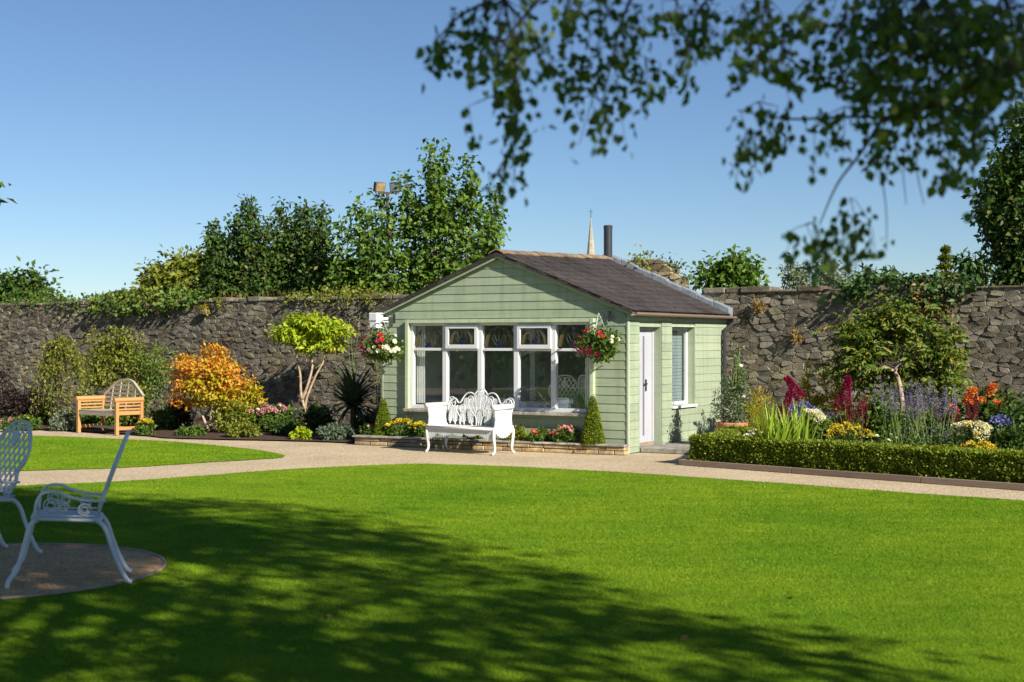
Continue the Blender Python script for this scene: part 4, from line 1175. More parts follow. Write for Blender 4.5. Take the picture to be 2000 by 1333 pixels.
hedge('box_hedge', 'long low clipped box hedge behind the timber edging', hp0, hp0+kd.normalized()*7.0, .36, .385, 60000, 1)
hp1 = hp0+kn*.37; hp2 = W0+EX*.62-EY*.9
hd = (hp2-hp1).normalized(); hedge('box_hedge', 'short box hedge running back beside the door step towards the pot', hp1+hd*2.2+Vector((hd.y, -hd.x, 0))*0, hp1, .34, .36, 20000, 2)

# ---- terracotta pot with a sweet pea tower
pp = Vector((3.40, 22.0, .02)); k_ = 22.0
pot = empty('terracotta_pot', pp, 0, 'large terracotta pot behind the hedge corner at the house side', 'pot')
MB().lathe([(.001, 0), (.16, 0), (.165, .02), (.215, .30), (.22, .33), (.245, .335), (.25, .42), (.225, .425), (.21, .38), (.001, .37)], 28).build('pot_body', M['terracotta'], pot, smooth=False, bevel=.004)
MB().lathe([(.001, .395), (.215, .39)], 20).build('potting_soil', M['soil'], pot)
t = empty('sweet_pea', pp+Vector((0, 0, .40)), 0, 'tall wispy climbing sweet pea growing in the terracotta pot', 'plant'); g = np.random.default_rng(8)
V, F, cen = crown_geo([((.02, 0, .22), (.27, .22, .24)), ((.06, 0, .6), (.16, .15, .35)), ((.08, 0, .95), (.08, .08, .28)), ((-.22, -.02, .25), (.12, .1, .22))], 85, 20, .075, .06, .022, -.1, .6, .2, 8)
foliage('foliage', V, F, M['leaf_grey'], t)
V, F, _ = crown_geo([((.05, 0, .45), (.2, .18, .45))], 30, 18, .07, .055, .022, -.1, .6, .2, 18); foliage('foliage', V, F, M['leaf_mid'], t)
m = MB()
for k in range(16):
    a = k*.9; m.tube([(.1*math.cos(a), .1*math.sin(a), -.03), (.06*math.cos(a)+.05, .07*math.sin(a), .5), (.03*math.cos(a)+.09, .03*math.sin(a), 1.1+.1*math.sin(k))], .006, 5)
m.build('stems', M['stem'], t)
for i, (x, z, c) in enumerate(((.07, 1.16, 'magenta'), (.0, .55, 'white'), (.14, .30, 'white'), (.16, .42, 'white'), (-.05, .8, 'red'), (.12, .9, 'white'), (-.28, .44, 'magenta'))): put_flower(t, FL[c], (x, -.15, z), 1.0, .6)

# ---- right border
def stalks(name, label, cat, base, n, h, spread, mat_leaf, spike, scale, leafL=.06, nleaf=300, stem='stem', group=None, seed=1, sname='flower_spike', lean=.12):
    base = Vector(base); t = empty(name, base, 0, label, cat, group); g = random.Random(seed); m = MB(); tips = []
    for i in range(n):
        x, y = g.uniform(-spread, spread), g.uniform(-spread, spread)*.6; hh = h*g.uniform(.78, 1.04); lx = g.uniform(-lean, lean)
        m.tube([(x*.5, y*.5, 0), (x*.8, y*.8, hh*.5), (x+lx*hh, y, hh)], [.008, .006, .004], 5); tips.append((x+lx*hh, y, hh, lx))
    m.build('stems', M[stem], t)
    V, F, _ = crown_geo([((0, 0, h*.38), (spread*.95, spread*.7, h*.36))], max(8, nleaf//18), 18, spread*.3, leafL, leafL*.4, -.1, .5, .2, seed); V[:, 2] = np.maximum(V[:, 2], .02)
    foliage('foliage', V, F, M[mat_leaf], t)
    for (x, y, z, lx) in tips:
        o = link(sname, spike, t); o.location = (x, y, z-.02); s_ = scale*g.uniform(.8, 1.15); o.scale = (s_, s_, s_); o.rotation_euler = (g.uniform(-.1, .1), lx*1.2, g.uniform(0, 6) if abs(lean) < .2 else 0)
    return t
SP_lav = spike_mesh('spike_lavender', M['p_lav'], 90, .30, .016, .016)
SP_red = spike_mesh('spike_red', M['p_darkred'], 160, .26, .032, .022)
SP_mag = spike_mesh('spike_crimson', M['p_crimson'], 1100, .42, .085, .030)
mound('golden_shrub', 'upright yellow green shrub right of the terracotta pot', 'shrub', B(1483, 22.0), .42, 1.02, M['leaf_gold'], .05, 1500, W=.012, upright=.9, seed=61)
mound('grey_shrub', 'small dark shrub between the pot and the stone wall', 'shrub', B(1450, 22.6), .5, .7, M['leaf_dark'], .05, 900, seed=62)
# hollyhock like stems against the wall
for i, (px, top, lb) in enumerate(((1578, 690, 'tall pale stem of seed pods nearest the pot, against the wall'), (1612, 690, 'tall pale stem of seed pods in the middle, against the wall'), (1640, 700, 'tall pale stem of seed pods closest to the sumac tree'))):
    Y = 22.2; h = hz(top, Y); t = empty('hollyhock', B(px, Y), 0, lb, 'plant', 'seeding hollyhocks by the wall'); m = MB(); m.tube([(0, 0, 0), (.03, 0, h*.5), (-.05-.02*i, 0, h)], [.012, .009, .004], 6); m.build('stem', M['stem'], t)
    V, F, _ = crown_geo([((.02, 0, h*.35), (.2, .16, h*.33)), ((-.03, 0, h*.75), (.07, .07, h*.26))], 40, 18, .06, .055, .04, 0, .6, .2, 70+i); foliage('foliage', V, F, M['leaf_gold'], t)
# crimson amaranth
def amaranth(px, Y, top, s, rx, lb, seed, bend=0.0):
    h = hz(top, Y); t = empty('amaranth', B(px, Y), 0, lb, 'flower', 'crimson amaranth plumes'); L = .40*s
    m = MB(); m.tube([(0, 0, 0), (.02, 0, (h-L)*.6), (-L*math.sin(rx)*.0, 0, h-L*math.cos(rx))], [.012, .010, .008], 6); m.build('stem', M['stem_red'], t)
    o = link('plume', SP_mag, t); o.location = (0, 0, h-L*math.cos(rx)); o.scale = (s, s, s); o.rotation_euler = (0, rx, 0)
    V, F, _ = crown_geo([((0, 0, (h-L)*.55), (.13, .13, (h-L)*.42))], 14, 14, .08, .11, .045, .2, .6, .2, seed); foliage('foliage', V, F, M['leaf_dark'], t)
amaranth(1566, 20.6, 738, .95, -.62, 'crimson amaranth plume leaning furthest over to the left', 81)
amaranth(1531, 20.2, 765, .85, .28, 'crimson amaranth plume nearest the pot, above the iris leaves', 82)
amaranth(1650, 20.6, 738, .95, .12, 'crimson amaranth plume standing upright beneath the sumac leaves', 83)
# agapanthus
def agapanthus(px, Y, heads, lb, seed):
    t = blades_plant('agapanthus', lb, 'flower', B(px, Y), 26, .45, .022, M['leaf_mid'], .10, .7, .7, seed=seed, group='blue agapanthus'); m = MB()
    for (dx, py) in heads:
        x = mx(dx, Y); z = hz(py, Y); m.tube([(x*.3, 0, 0), (x*.7, 0, z*.6), (x, 0, z)], .006, 5); o = link('flower_head', FL['blue_ball'], t); o.location = (x, 0, z-.02); s_ = random.uniform(.85, 1.1); o.scale = (s_, s_, s_)
    m.build('stems', M['stem'], t)
agapanthus(1565, 19.8, ((-14, 796), (6, 790), (18, 800), (0, 808), (16, 810)), 'blue agapanthus heads below the leaning crimson plume', 84)
agapanthus(1600, 20.0, ((-6, 804), (20, 812)), 'two blue agapanthus heads between the plumes and pale hydrangea', 85)
agapanthus(1952, 18.6, ((-8, 820), (4, 818), (10, 826)), 'blue agapanthus near the picture edge beside the white sedum', 86)
blades_plant('iris', 'clump of upright bright green iris leaves behind the hedge', 'plant', B(1532, 18.95), 130, .98, .034, M['leaf_iris'], .26, 1.2, .2, seed=87)
mound('white_heather', 'flat clump of small white flowers at the hedge corner', 'flowers', B(1482, 19.5), .42, .44, M['leaf_mid'], .05, 500, z0=.1, flowers=[('white_ball', 9, .8)], seed=88)
mound('hydrangea', 'cream hydrangea heads behind the iris leaves', 'shrub', B(1590, 19.2), .42, .72, M['leaf_mid'], .07, 600, z0=.15, flowers=[('cream_ball', 8, .85)], seed=89)
mound('achillea', 'flat yellow achillea heads behind the long hedge', 'flowers', B(1655, 18.7), .62, .60, M['leaf_mid'], .05, 700, z0=.15, flowers=[('yellow_flat', 20, .85), ('salmon', 4, .9)], seed=90)
stalks('red_persicaria', 'dark red flower spikes above the yellow achillea', 'flowers', B(1662, 19.6), 16, .74, .26, 'leaf_dark', SP_red, .8, .07, 400, 'stem_red', seed=91)
mound('leafy_shrub', 'fresh green leafy shrub in front of the sumac trunk', 'shrub', B(1716, 19.8), .58, .98, M['leaf_mid'], .085, 1500, W=.055, seed=92)
mound('low_perennial', 'low green perennial with pale flat heads behind the hedge', 'plant', B(1725, 18.3), .5, .52, M['leaf_mid'], .06, 600, flowers=[('cream', 6, .9)], seed=93)
stalks('russian_sage', 'hazy lavender Russian sage left of the white sedum, nearer the trunk', 'flowers', B(1772, 18.9), 30, .86, .34, 'leaf_blue', SP_lav, 1.0, .05, 600, seed=94, lean=.12)
stalks('russian_sage', 'hazy lavender Russian sage right beside the white sedum', 'flowers', B(1822, 18.8), 28, .84, .32, 'leaf_blue', SP_lav, 1.0, .05, 600, seed=95, lean=.12)
mound('white_sedum', 'big cream white flower heads behind the hedge by orange dahlias', 'flowers', B(1892, 17.9), .58, .66, M['leaf_dark'], .06, 700, z0=.1, flowers=[('cream_ball', 16, .95), ('yellow_flat', 5, .9)], seed=96)
mound('yellow_sedum', 'small yellow flowers below the cream white flower heads', 'flowers', B(1910, 17.3), .46, .47, M['leaf_olive'], .05, 400, z0=.1, flowers=[('yellow_ball', 10, .75)], seed=97)
stalks('red_persicaria', 'dark red flower spikes behind the cream white flower heads', 'flowers', B(1880, 19.0), 12, .74, .26, 'leaf_dark', SP_red, .8, .07, 300, 'stem_red', seed=98)
dh = mound('dahlia', 'bushy dahlia with orange blooms in front of the stone wall', 'flowers', B(1925, 19.8), 1.25, .98, M['leaf_dark'], .10, 2400, W=.06, seed=99)
for (px, py) in ((1939, 757), (1947, 790), (1893, 777), (1891, 786), (1900, 765), (1863, 799), (1915, 783), (1935, 765)):
    o = at(px, py, 19.35)-dh.location; put_flower(dh, FL['dahlia'], o, 1.15, .8)
mound('dark_shrub', 'dark green shrub at the border edge beyond the dahlia', 'shrub', B(1990, 19.0), 1.0, .9, M['leaf_dark'], .09, 1600, W=.05, seed=100)
mound('dark_shrub', 'dark low leaves at the border edge behind the blue agapanthus', 'shrub', B(1975, 17.6), .6, .62, M['leaf_dark'], .08, 900, seed=101)
mound('ground_cover', 'dark green leaves filling the border beneath the hollyhocks', 'plant', B(1605, 21.2), 1.1, .68, M['leaf_dark'], .08, 1500, seed=102)
mound('ground_cover', 'dark green leaves filling the border beneath the sumac', 'plant', B(1790, 20.6), 1.6, .72, M['leaf_dark'], .08, 2200, seed=103)
mound('ground_cover', 'low mixed greenery just behind the middle of the long hedge', 'plant', B(1800, 18.0), 1.1, .46, M['leaf_mid'], .06, 1200, d=.5, seed=104)
# sumac with feathery leaves and a pale bent trunk
Ys = 21.3; sb = B(1768, Ys)
def P_(px, py, Y=Ys): return at(px, py, Y)-sb
su = empty('sumac_tree', sb, 0, 'spreading sumac with feathery leaves and pale bent trunk by the wall', 'tree')
m = MB()
tapered(m, [(0, 0, 0), P_(1763, 800), P_(1757, 752), P_(1748, 725)], .045, .032)
tapered(m, [P_(1748, 725), P_(1756, 706), P_(1772, 698), P_(1792, 699)], .030, .014)
tapered(m, [P_(1748, 725), P_(1735, 721), P_(1722, 716)], .026, .012)
m.build('trunk', M['bark_pale'], su, smooth=True)
g = np.random.default_rng(21); geo = []; m = MB()
ctrs = [(1700, 660, .5), (1745, 640, .4), (1800, 655, .45), (1850, 690, .5), (1690, 710, .5), (1780, 690, .35), (1835, 740, .4), (1870, 735, .3), (1730, 690, .2), (1665, 660, .5), (1800, 620, .5), (1755, 612, .5), (1720, 618, .5), (1660, 720, .4), (1820, 715, .6), (1770, 660, .8), (1875, 700, .5), (1690, 680, .5), (1710, 740, .4), (1765, 740, .4), (1800, 760, .3), (1850, 660, .5), (1735, 660, .5), (1830, 680, .5), (1680, 640, .4), (1845, 765, .3), (1700, 700, .3)]
for ci, (px, py, off) in enumerate(ctrs):
    c = P_(px, py)+Vector((0, random.uniform(.0, .6), 0))
    s0 = Vector([P_(1750, 716), P_(1790, 699), P_(1723, 716), P_(1760, 702)][ci % 4]); m.tube([s0, s0.lerp(c, .5)+Vector((0, .12, .05)), c], [.008, .006, .003], 5)
    for k in range(13):                                     # pinnate fronds: a rib with leaflet pairs
        a = random.uniform(0, 6.28); e = random.uniform(-.3, 1.2); L = random.uniform(.24, .38)
        d = np.array([math.cos(a)*math.cos(e), math.sin(a)*math.cos(e), math.sin(e)])
        nl = 8; tt = np.repeat(np.linspace(.2, 1, nl), 2); P = np.array(c)+g.normal(size=3)*.09+d*tt[:, None]*L-np.array([0, 0, 1])*(tt**2*.3*L)[:, None]
        s_ = np.tile([1, -1], nl)[:, None]; side = np.cross(d, [0, 0, 1]); side /= np.linalg.norm(side)
        D = side*s_+d*.5+np.array([0, 0, -.5])+g.normal(size=P.shape)*.25; N = np.tile([.2, -.6, .8], (len(P), 1))+g.normal(size=P.shape)*.5
        geo.append(kites(P, D, N, .10, .038))
    V_, F_, _ = crown_geo([(tuple(c), (.22, .25, .17))], 7, 22, .10, .10, .045, .5, .6, .2, 500+ci); geo.append((V_, F_))
m.build('branches', M['bark'], su, smooth=True)
V, F = cat_geo(geo); foliage('crown', V, F, M['leaf_sumac'], su)

# ---- left border
def weeping(px, Y, w, top, lb, mat, seed):
    h = hz(top, Y); b_ = B(px, Y); t = empty('weeping_shrub', b_, 0, lb, 'shrub'); g = np.random.default_rng(seed); geo = []; m = MB()
    m.tube([(0, 0, 0), (.02, 0, h*.5), (-.03, 0, h*.9)], [.03, .025, .018], 7)
    for k in range(46):
        a = g.random()*6.28; r_ = w*.5*(.35+.65*g.random()); zt_ = h*(.72+.28*g.random()); low = h*(.12+.5*g.random())
        pts = smooth_line([(0, 0, h*.82), (r_*.5*math.cos(a), r_*.4*math.sin(a), zt_), (r_*math.cos(a), r_*.8*math.sin(a), (zt_+low)*.55), (r_*1.1*math.cos(a), r_*.9*math.sin(a), low)], 6)
        m.tube(pts, .005, 4)
        pa = np.array([tuple(p) for p in pts]); idx = g.integers(3, len(pa), 64); P = pa[idx]+g.normal(size=(64, 3))*.05
        geo.append(kites(P, norm(g.normal(size=P.shape)*.7+np.array([0, 0, -.7])), rand_dirs(64, g), .075, .038))
    m.build('stems', M['bark'], t, smooth=True); V, F = cat_geo(geo); V[:, 2] = np.maximum(V[:, 2], .02); foliage('foliage', V, F, M[mat], t)
weeping(118, 27.9, 1.25, 654, 'weeping yellow green shrub trailing to the ground left of the teak bench', 'leaf_olive', 31)
tree('tall_shrub', 'loose yellow green shrub against the wall behind the teak bench', B(232, 29.3), [((-.1, 0, 1.55), (.62, .4, .42)), ((.35, 0, 1.1), (.62, .45, .5)), ((-.4, .0, 1.1), (.45, .4, .4))], 170, 26, .16, .08, .04, M['leaf_olive'], (.03, .012), seed=32, cat='shrub', shell=.2)
tree('tall_shrub', 'sparse green shrub with tall stems between teak bench and orange maple', B(300, 28.6), [((0, 0, 1.0), (.5, .4, .7))], 42, 18, .15, .08, .04, M['leaf_mid'], (.02, .008), seed=33, cat='shrub', shell=.2)
# orange maple
Ym = 26.3
tree('maple', 'orange and gold leaved maple shrub in front of the stone wall', B(408, Ym), [((.02, 0, 1.12), (.55, .45, .38)), ((-.38, 0, 1.10), (.30, .35, .36)), ((.06, 0, 1.48), (.22, .25, .22)), ((.40, 0, 1.0), (.30, .35, .36)), ((-.42, 0, .62), (.24, .3, .14))], 165, 28, .13, .062, .042, M['leaf_orange'], (.03, .012), 'bark_pale',
     stems=[[(0, 0, 0), (.03, 0, .3), (.0, 0, .7)], [(0, 0, .02), (-.15, 0, .4), (-.3, 0, .8)], [(0, 0, .02), (.14, 0, .4), (.32, 0, .8)]], seed=34, up=.9, flat=.45, shell=.25)
mpl = bpy.data.objects['maple']
V, F, _ = crown_geo([((.0, -.1, .80), (.50, .40, .26)), ((.25, -.1, .5), (.3, .3, .22)), ((.1, -.25, 1.0), (.3, .2, .2))], 66, 24, .12, .075, .050, .3, .6, .25, 35, .45, .9); foliage('lower_leaves', V, F, M['leaf_gold'], mpl)
# bright yellow green small tree with bare stems
Yt = 28.1; tb0 = B(598, Yt)
def T_(px, py): return at(px, py, Yt)-tb0
tree('yellow_green_tree', 'small tree with flat bright yellow green crown on bare stems', tb0,
     [(T_(605, 640), (.70, .5, .24)), (T_(560, 650), (.38, .4, .17)), (T_(655, 640), (.34, .35, .22)), (T_(620, 672), (.52, .4, .15)), (T_(615, 622), (.42, .35, .13))], 130, 22, .12, .115, .052, M['leaf_yellowgreen'], (.032, .014), 'bark_pale',
     stems=[[(0, 0, 0), T_(596, 800), T_(600, 775), T_(616, 735), T_(632, 705), T_(640, 670)], [T_(596, 800), T_(588, 770), T_(586, 730), T_(578, 690), T_(575, 665)], [T_(590, 780), T_(600, 755), T_(610, 715), T_(606, 680), T_(610, 650)]], seed=36, up=1.0, flat=.5, limbs=0, shell=.15)
# cordyline
blades_plant('cordyline', 'spiky dark cordyline with long arching sword leaves by the house', 'plant', B(690, 25.6), 150, 1.02, .05, M['cordyline'], .04, -.1, .55, 6, seed=37, z0=.52, single=True, part='sword_leaf')
cdl = bpy.data.objects['cordyline']
MB().tube([(0, 0, 0), (0, 0, .58)], [.06, .05], 8).build('stem', M['bark'], cdl)
for (px, Y, top, lb, sd) in ((738, 27.2, 640, 'pale flower spike stem rising behind the left hanging basket', 38), (690, 27.6, 610, 'tall thin creamy seed stem above the cordyline', 39)):
    h = hz(top, Y); stalks('seed_stem', lb, 'plant', B(px, Y), 3, h, .10, 'leaf_grey', spike_mesh('spike_cream', M['p_cream'], 40, .3, .02, .02), .8, .04, 120, seed=sd)
low = [
 (285, 25.6, .34, .27, 'leaf_mid', [('yellow_ball', 14, .75)], 'small mound of yellow flowers right beside the teak bench', 'flowers', 'flower_mound'),
 (320, 27.0, .60, .42, 'leaf_mid', None, 'fresh green low plant between the teak bench and the maple', 'plant', 'low_plant'),
 (352, 27.2, .55, .60, 'leaf_purple', [('red', 8, 1.2)], 'dark purple leaved plant with red blooms beneath the maple', 'plant', 'purple_plant'),
 (372, 25.3, .55, .16, 'leaf_mid', None, 'flat light green rosette on the soil before the maple', 'plant', 'low_plant'),
 (455, 26.0, .65, .55, 'leaf_olive', [('yellow', 6, .9)], 'bushy plant with yellow tips at the foot of the maple', 'plant', 'low_plant'),
 (512, 26.4, .70, .50, 'leaf_mid', [('pink_ball', 7, 1.0), ('white', 6, 1.0)], 'pink and white flowers between the maple and bare stemmed tree', 'flowers', 'flower_mound'),
 (550, 26.5, .50, .50, 'leaf_mid', [('pink_ball', 6, .9), ('white', 5, 1.0)], 'pink and white flowers just before the bare stemmed tree', 'flowers', 'flower_mound'),
 (490, 27.6, .55, 1.0, 'leaf_gold', None, 'thin golden leaved shrub standing between maple and wall', 'shrub', 'thin_shrub'),
 (470, 24.9, .70, .25, 'leaf_olive', None, 'low olive plant at the bed edge below the pink flowers', 'plant', 'low_plant'),
 (560, 25.4, .75, .30, 'leaf_dark', None, 'dark low plant at the bed edge below the bare stems', 'plant', 'low_plant'),
 (590, 24.4, .40, .20, 'leaf_yellowgreen', None, 'small bright lime plant on the bed edge', 'plant', 'low_plant'),
 (655, 24.3, .85, .26, 'leaf_blue', None, 'grey green spreading plant at the foot of the cordyline', 'plant', 'low_plant'),
 (622, 26.6, .70, .50, 'leaf_dark', None, 'dark bush behind the lime plant and below the bare stems', 'shrub', 'dark_bush'),
 (715, 25.2, .50, .35, 'leaf_dark', None, 'dark plant between the cordyline and the raised bed', 'plant', 'low_plant'),
 (40, 28.2, .75, .65, 'leaf_purple', [('magenta', 5, .7)], 'purple leaved plant at the far end of the left border', 'plant', 'purple_plant'),
 (10, 28.9, .60, 1.15, 'leaf_purple', None, 'tall dark purple shrub at the left picture edge', 'shrub', 'purple_plant'),
 (55, 27.0, .5, .28, 'leaf_mid', [('yellow', 5, .8)], 'small green plant with yellow flowers left of the weeping shrub', 'plant', 'low_plant'),
 (125, 26.9, .55, .34, 'leaf_grey', [('white', 4, 1.1)], 'grey plant with white flowers behind the teak bench arm', 'plant', 'low_plant'),
 (195, 27.8, 1.1, .46, 'leaf_mid', None, 'green plants seen through the legs of the teak bench', 'plant', 'low_plant'),
 (20, 26.6, .4, .25, 'leaf_mid', [('pink_ball', 4, .8)], 'pink flowers at the path edge by the left picture edge', 'flowers', 'flower_mound'),
 (255, 28.0, .8, .9, 'leaf_olive', None, 'olive shrub filling the border right behind the teak bench', 'shrub', 'olive_shrub'),
 (75, 28.6, .7, .7, 'leaf_dark', None, 'dark shrub in the shade at the foot of the weeping shrub', 'shrub', 'dark_bush'),
]
for i, (px, Y, w, h, mt, fl, lb, ct, nm) in enumerate(low):
    mound(nm, lb, ct, B(px, Y), w, h, M[mt], .075 if h > .3 else .06, int(500+1100*w), flowers=fl, seed=110+i)

# ---- plants growing on and over the wall top
def ivy(name, label, u0, u1, zt0, zt1, drop, n, mat, seed, thick=.25, L=.09, cat='ivy'):
    t = empty(name, W0+EX*(u0+u1)/2+Vector((0, 0, WALLH)), R(-30), label, cat); g = np.random.default_rng(seed)
    m_ = n//18; hw = (u1-u0)/2; c = np.stack([(g.random(m_)*2-1)*hw, g.random(m_)*.6-.12, np.zeros(m_)], 1)
    env = 1-np.abs(c[:, 0]/hw)**2.5; r_ = g.random(m_); c[:, 2] = np.where(c[:, 1] < .05, zt0*env*r_*1.0-drop*env*(g.random(m_)**1.5), zt1*env*r_)
    c[:, 1] = np.where(c[:, 2] < 0, -.08-.12*g.random(m_), c[:, 1])
    idx = np.repeat(np.arange(m_), 18); P = c[idx]+g.normal(size=(len(idx), 3))*np.array([.1, .06, .08])
    s_ = .6+.8*g.random(len(P)); V, F = kites(P, norm(g.normal(size=P.shape)+np.array([0, -.4, -.5])), norm(g.normal(size=P.shape)*.6+np.array([0, -.7, .6])), L*s_, L*.75*s_); foliage('foliage', V, F, mat, t)
    mb_ = MB()
    for q in c[::max(1, m_//14)]: mb_.tube([(q[0]*.9, .1, 0), (q[0]*.97, (q[1]+.1)/2, max(.05, q[2]*.6)), tuple(q)], .008, 5)
    mb_.build('stems', M['bark'], t)
ivy('ivy', 'green ivy mound growing over the left wall top', wu(150), wu(385), .12, .22, .25, 1900, M['leaf_mid'], 51)
ivy('bramble', 'lighter green bramble leaves over the left wall top', wu(180), wu(345), .12, .34, .1, 700, M['leaf_olive'], 52, cat='bramble')
ivy('ivy', 'dark ivy hanging over the wall top above the sumac', wu(1660), wu(1895), .08, .14, .5, 2400, M['leaf_ivy'], 53)
ivy('dry_creeper', 'rusty brown creeper hanging on the wall right of the sumac', wu(1795), wu(1862), -.25, .0, .85, 700, M['leaf_dry'], 54, L=.07, cat='creeper')
ivy('moss_strip', 'yellow green plants along the wall top beside the roof', wu(560), wu(770), .12, .16, .12, 1500, M['leaf_olive'], 55, L=.06, cat='plant')
ivy('wall_greenery', 'thin greenery along the wall top at the left picture edge', wu(-20), wu(170), .14, .2, .1, 900, M['leaf_mid'], 56, L=.07, cat='plant')
for (px, py, lb, mt, sd) in ((405, 604, 'yellow tuft rooted high in the left wall face', 'leaf_gold', 57), (1486, 592, 'rusty tuft rooted high in the wall right of the roof', 'leaf_dry', 58), (1558, 656, 'rusty green tuft rooted in the wall face above the plumes', 'leaf_dry', 59), (430, 590, 'small green tuft near the wall top above the maple', 'leaf_olive', 60)):
    u = wu(px); p = W0+EX*u; p.z = hz(py, p.y); t = empty('wall_tuft', p-EY*.05, R(-30), lb, 'plant', 'tufts growing in the wall')
    V, F, _ = crown_geo([((0, -.03, 0), (.10, .06, .12))], 12, 14, .05, .06, .02, .5, .6, .2, sd); foliage('foliage', V, F, M[mt], t)
    MB().tube([(0, .05, -.08), (0, -.02, 0)], [.02, .012], 6).build('stems', M['bark'], t)
st = W0+EX*wu(405); st.z = hz(609, st.y)
o = MB().box(-.10, .10, -.16, .1, -.06, .04).build('projecting_stone', M['rubble'], None, bevel=.02); o.location = st; o.rotation_euler = (0, 0, R(-30)); tag(o, 'stone sticking out of the left wall, casting a long shadow', 'stone')
ivy('stub_ivy', 'ivy on the broken wall stub behind the slate roof', wu(1283), wu(1338), .65, .72, -.2, 380, M['leaf_ivy'], 63, L=.06)
ivy('stub_grass', 'grass growing on top of the broken wall stub', wu(1212), wu(1275), .70, .74, -.5, 500, M['leaf_olive'], 64, L=.06, cat='grass')
t = blades_plant('dry_grass', 'dry pale grass stalks on the left wall top beside the dark tree', 'grass', W0+EX*wu(500)+Vector((0, .1, WALLH)), 70, .30, .006, M['leaf_dry'], .9, .8, .3, seed=65)
t = blades_plant('dry_grass', 'yellowish grass on the wall top just behind the spire side of the roof', 'grass', W0+EX*wu(1130)+Vector((0, .1, WALLH+.42)), 90, .34, .008, M['leaf_iris'], .6, 1.1, .3, seed=66)

# ---- trees behind the wall
def behind(px, Y): return atx(px, Y)
Yl = 34.0
def sp_(px0, py, Y, px1, w, h): return ((mx(px1-px0, Y), 0, hz(py, Y)), (mx(w, Y), mx(w, Y)*.9, mx(h, Y)))
def shoots(name, label, px0, Y, cols, L, W, mat, bark, seed, dens=60, tilt=.35, whorl=.16, thick=.035, wk=.8):
    """tree of upright leafy shoots: cols = (foot px, tip px, tip py, half width px, lowest py)"""
    base = behind(px0, Y); t = empty(name, base, 0, label, 'tree'); g = np.random.default_rng(seed); m = MB(); geo = []
    for (fx_, tx_, ty, hw_, low_) in cols:
        y_ = g.uniform(-.9, .9); f = Vector((mx(fx_-px0, Y), y_*.5, 0)); tip = Vector((mx(tx_-px0, Y), y_, hz(ty, Y))); zl = hz(low_+32, Y); w = mx(hw_, Y)*wk
        pts = smooth_line([f, f.lerp(tip, .45)+Vector((g.normal()*.06, 0, 0)), tip], 8); m.tube(pts, list(np.linspace(thick, .006, len(pts))), 5)
        pa = np.array([tuple(p) for p in pts]); zs = np.arange(zl, tip.z, whorl)
        for z in zs:                                       # leaf whorls on short side twigs
            f_ = (z-zl)/max(.1, tip.z-zl); c = np.array([np.interp(z, pa[:, 2], pa[:, 0]), np.interp(z, pa[:, 2], pa[:, 1]), z])
            k = max(3, int((4+9*(1-f_))*dens/60)); a = g.random(k)*6.28; r_ = w*(1-f_)**.75*(.2+1.0*g.random(k))+.03
            e = c+np.stack([np.cos(a)*r_, np.sin(a)*r_, g.normal(size=k)*.06+r_*tilt], 1)
            for q in e: m.tube([c, q], [.006, .003], 3, cap=False)
            n_ = 7; P = np.repeat(e, n_, 0)+g.normal(size=(k*n_, 3))*.09; out_ = np.repeat(np.stack([np.cos(a), np.sin(a), np.zeros(k)], 1), n_, 0)
            s_ = .6+.7*g.random(len(P)); geo.append(kites(P, norm(out_*.7+g.normal(size=P.shape)*.6+np.array([0, 0, -.35])), norm(np.array([0, 0, 1.0])+out_*.5+g.normal(size=P.shape)*.45), L*s_, W*s_))
    m.build('trunk', M[bark], t); V, F = cat_geo(geo); foliage('crown', V, F, mat, t); return t
shoots('dense_tree', 'dense dark green tree behind the wall with many upright shoots', 525, 34.0,
  [(470, 470, 384, 16, 540), (480, 455, 425, 20, 560), (500, 500, 420, 26, 560), (520, 545, 405, 24, 560), (540, 580, 396, 28, 560), (560, 605, 405, 26, 565), (570, 632, 402, 22, 565), (560, 640, 450, 24, 570),
   (450, 402, 432, 12, 520), (460, 425, 452, 12, 540), (440, 412, 500, 26, 575), (480, 520, 440, 36, 570), (530, 560, 440, 40, 570), (590, 610, 460, 40, 575), (450, 440, 505, 36, 575), (620, 650, 505, 30, 575), (500, 480, 480, 44, 575), (560, 540, 480, 46, 575), (400, 395, 545, 20, 580), (430, 425, 540, 34, 580)],
  .13, .07, M['leaf_dark'], 'bark', 201, 90, .5, .15, wk=1.45)
shoots('sycamore', 'bright leafy sycamore behind the wall beside the floodlights', 820, 33.0,
  [(850, 842, 292, 15, 420), (855, 868, 294, 15, 420), (855, 857, 340, 30, 560), (900, 915, 318, 16, 430), (905, 925, 360, 32, 560), (800, 792, 334, 13, 430), (805, 805, 385, 26, 560), (720, 698, 388, 26, 560), (750, 745, 385, 20, 560), (740, 725, 420, 34, 570), (690, 672, 432, 20, 570), (770, 765, 430, 34, 575), (830, 830, 420, 40, 575), (880, 885, 420, 40, 575),
   (930, 945, 420, 26, 560), (940, 962, 440, 16, 560), (780, 790, 480, 50, 578), (720, 715, 490, 50, 578), (860, 860, 480, 52, 578), (680, 668, 510, 30, 578), (910, 915, 470, 44, 575), (960, 968, 370, 8, 440)],
  .145, .105, M['leaf_syc'], 'bark', 202, 46, .45, .17, wk=1.2)
tree('shrub', 'low leafy growth behind the wall linking the dark tree and sycamore', behind(660, 34), [sp_(660, 560, 34, 660, 45, 35)], 50, 22, .3, .2, .12, M['leaf_dark'], (.05, .02), seed=203, cat='shrub')
tree('round_tree', 'olive green rounded tree behind the left wall ivy', behind(345, 46), [sp_(345, 555, 46, 345, 65, 45), sp_(345, 540, 46, 385, 40, 40)], 150, 24, .35, .2, .12, M['leaf_olive'], (.12, .04), seed=204)
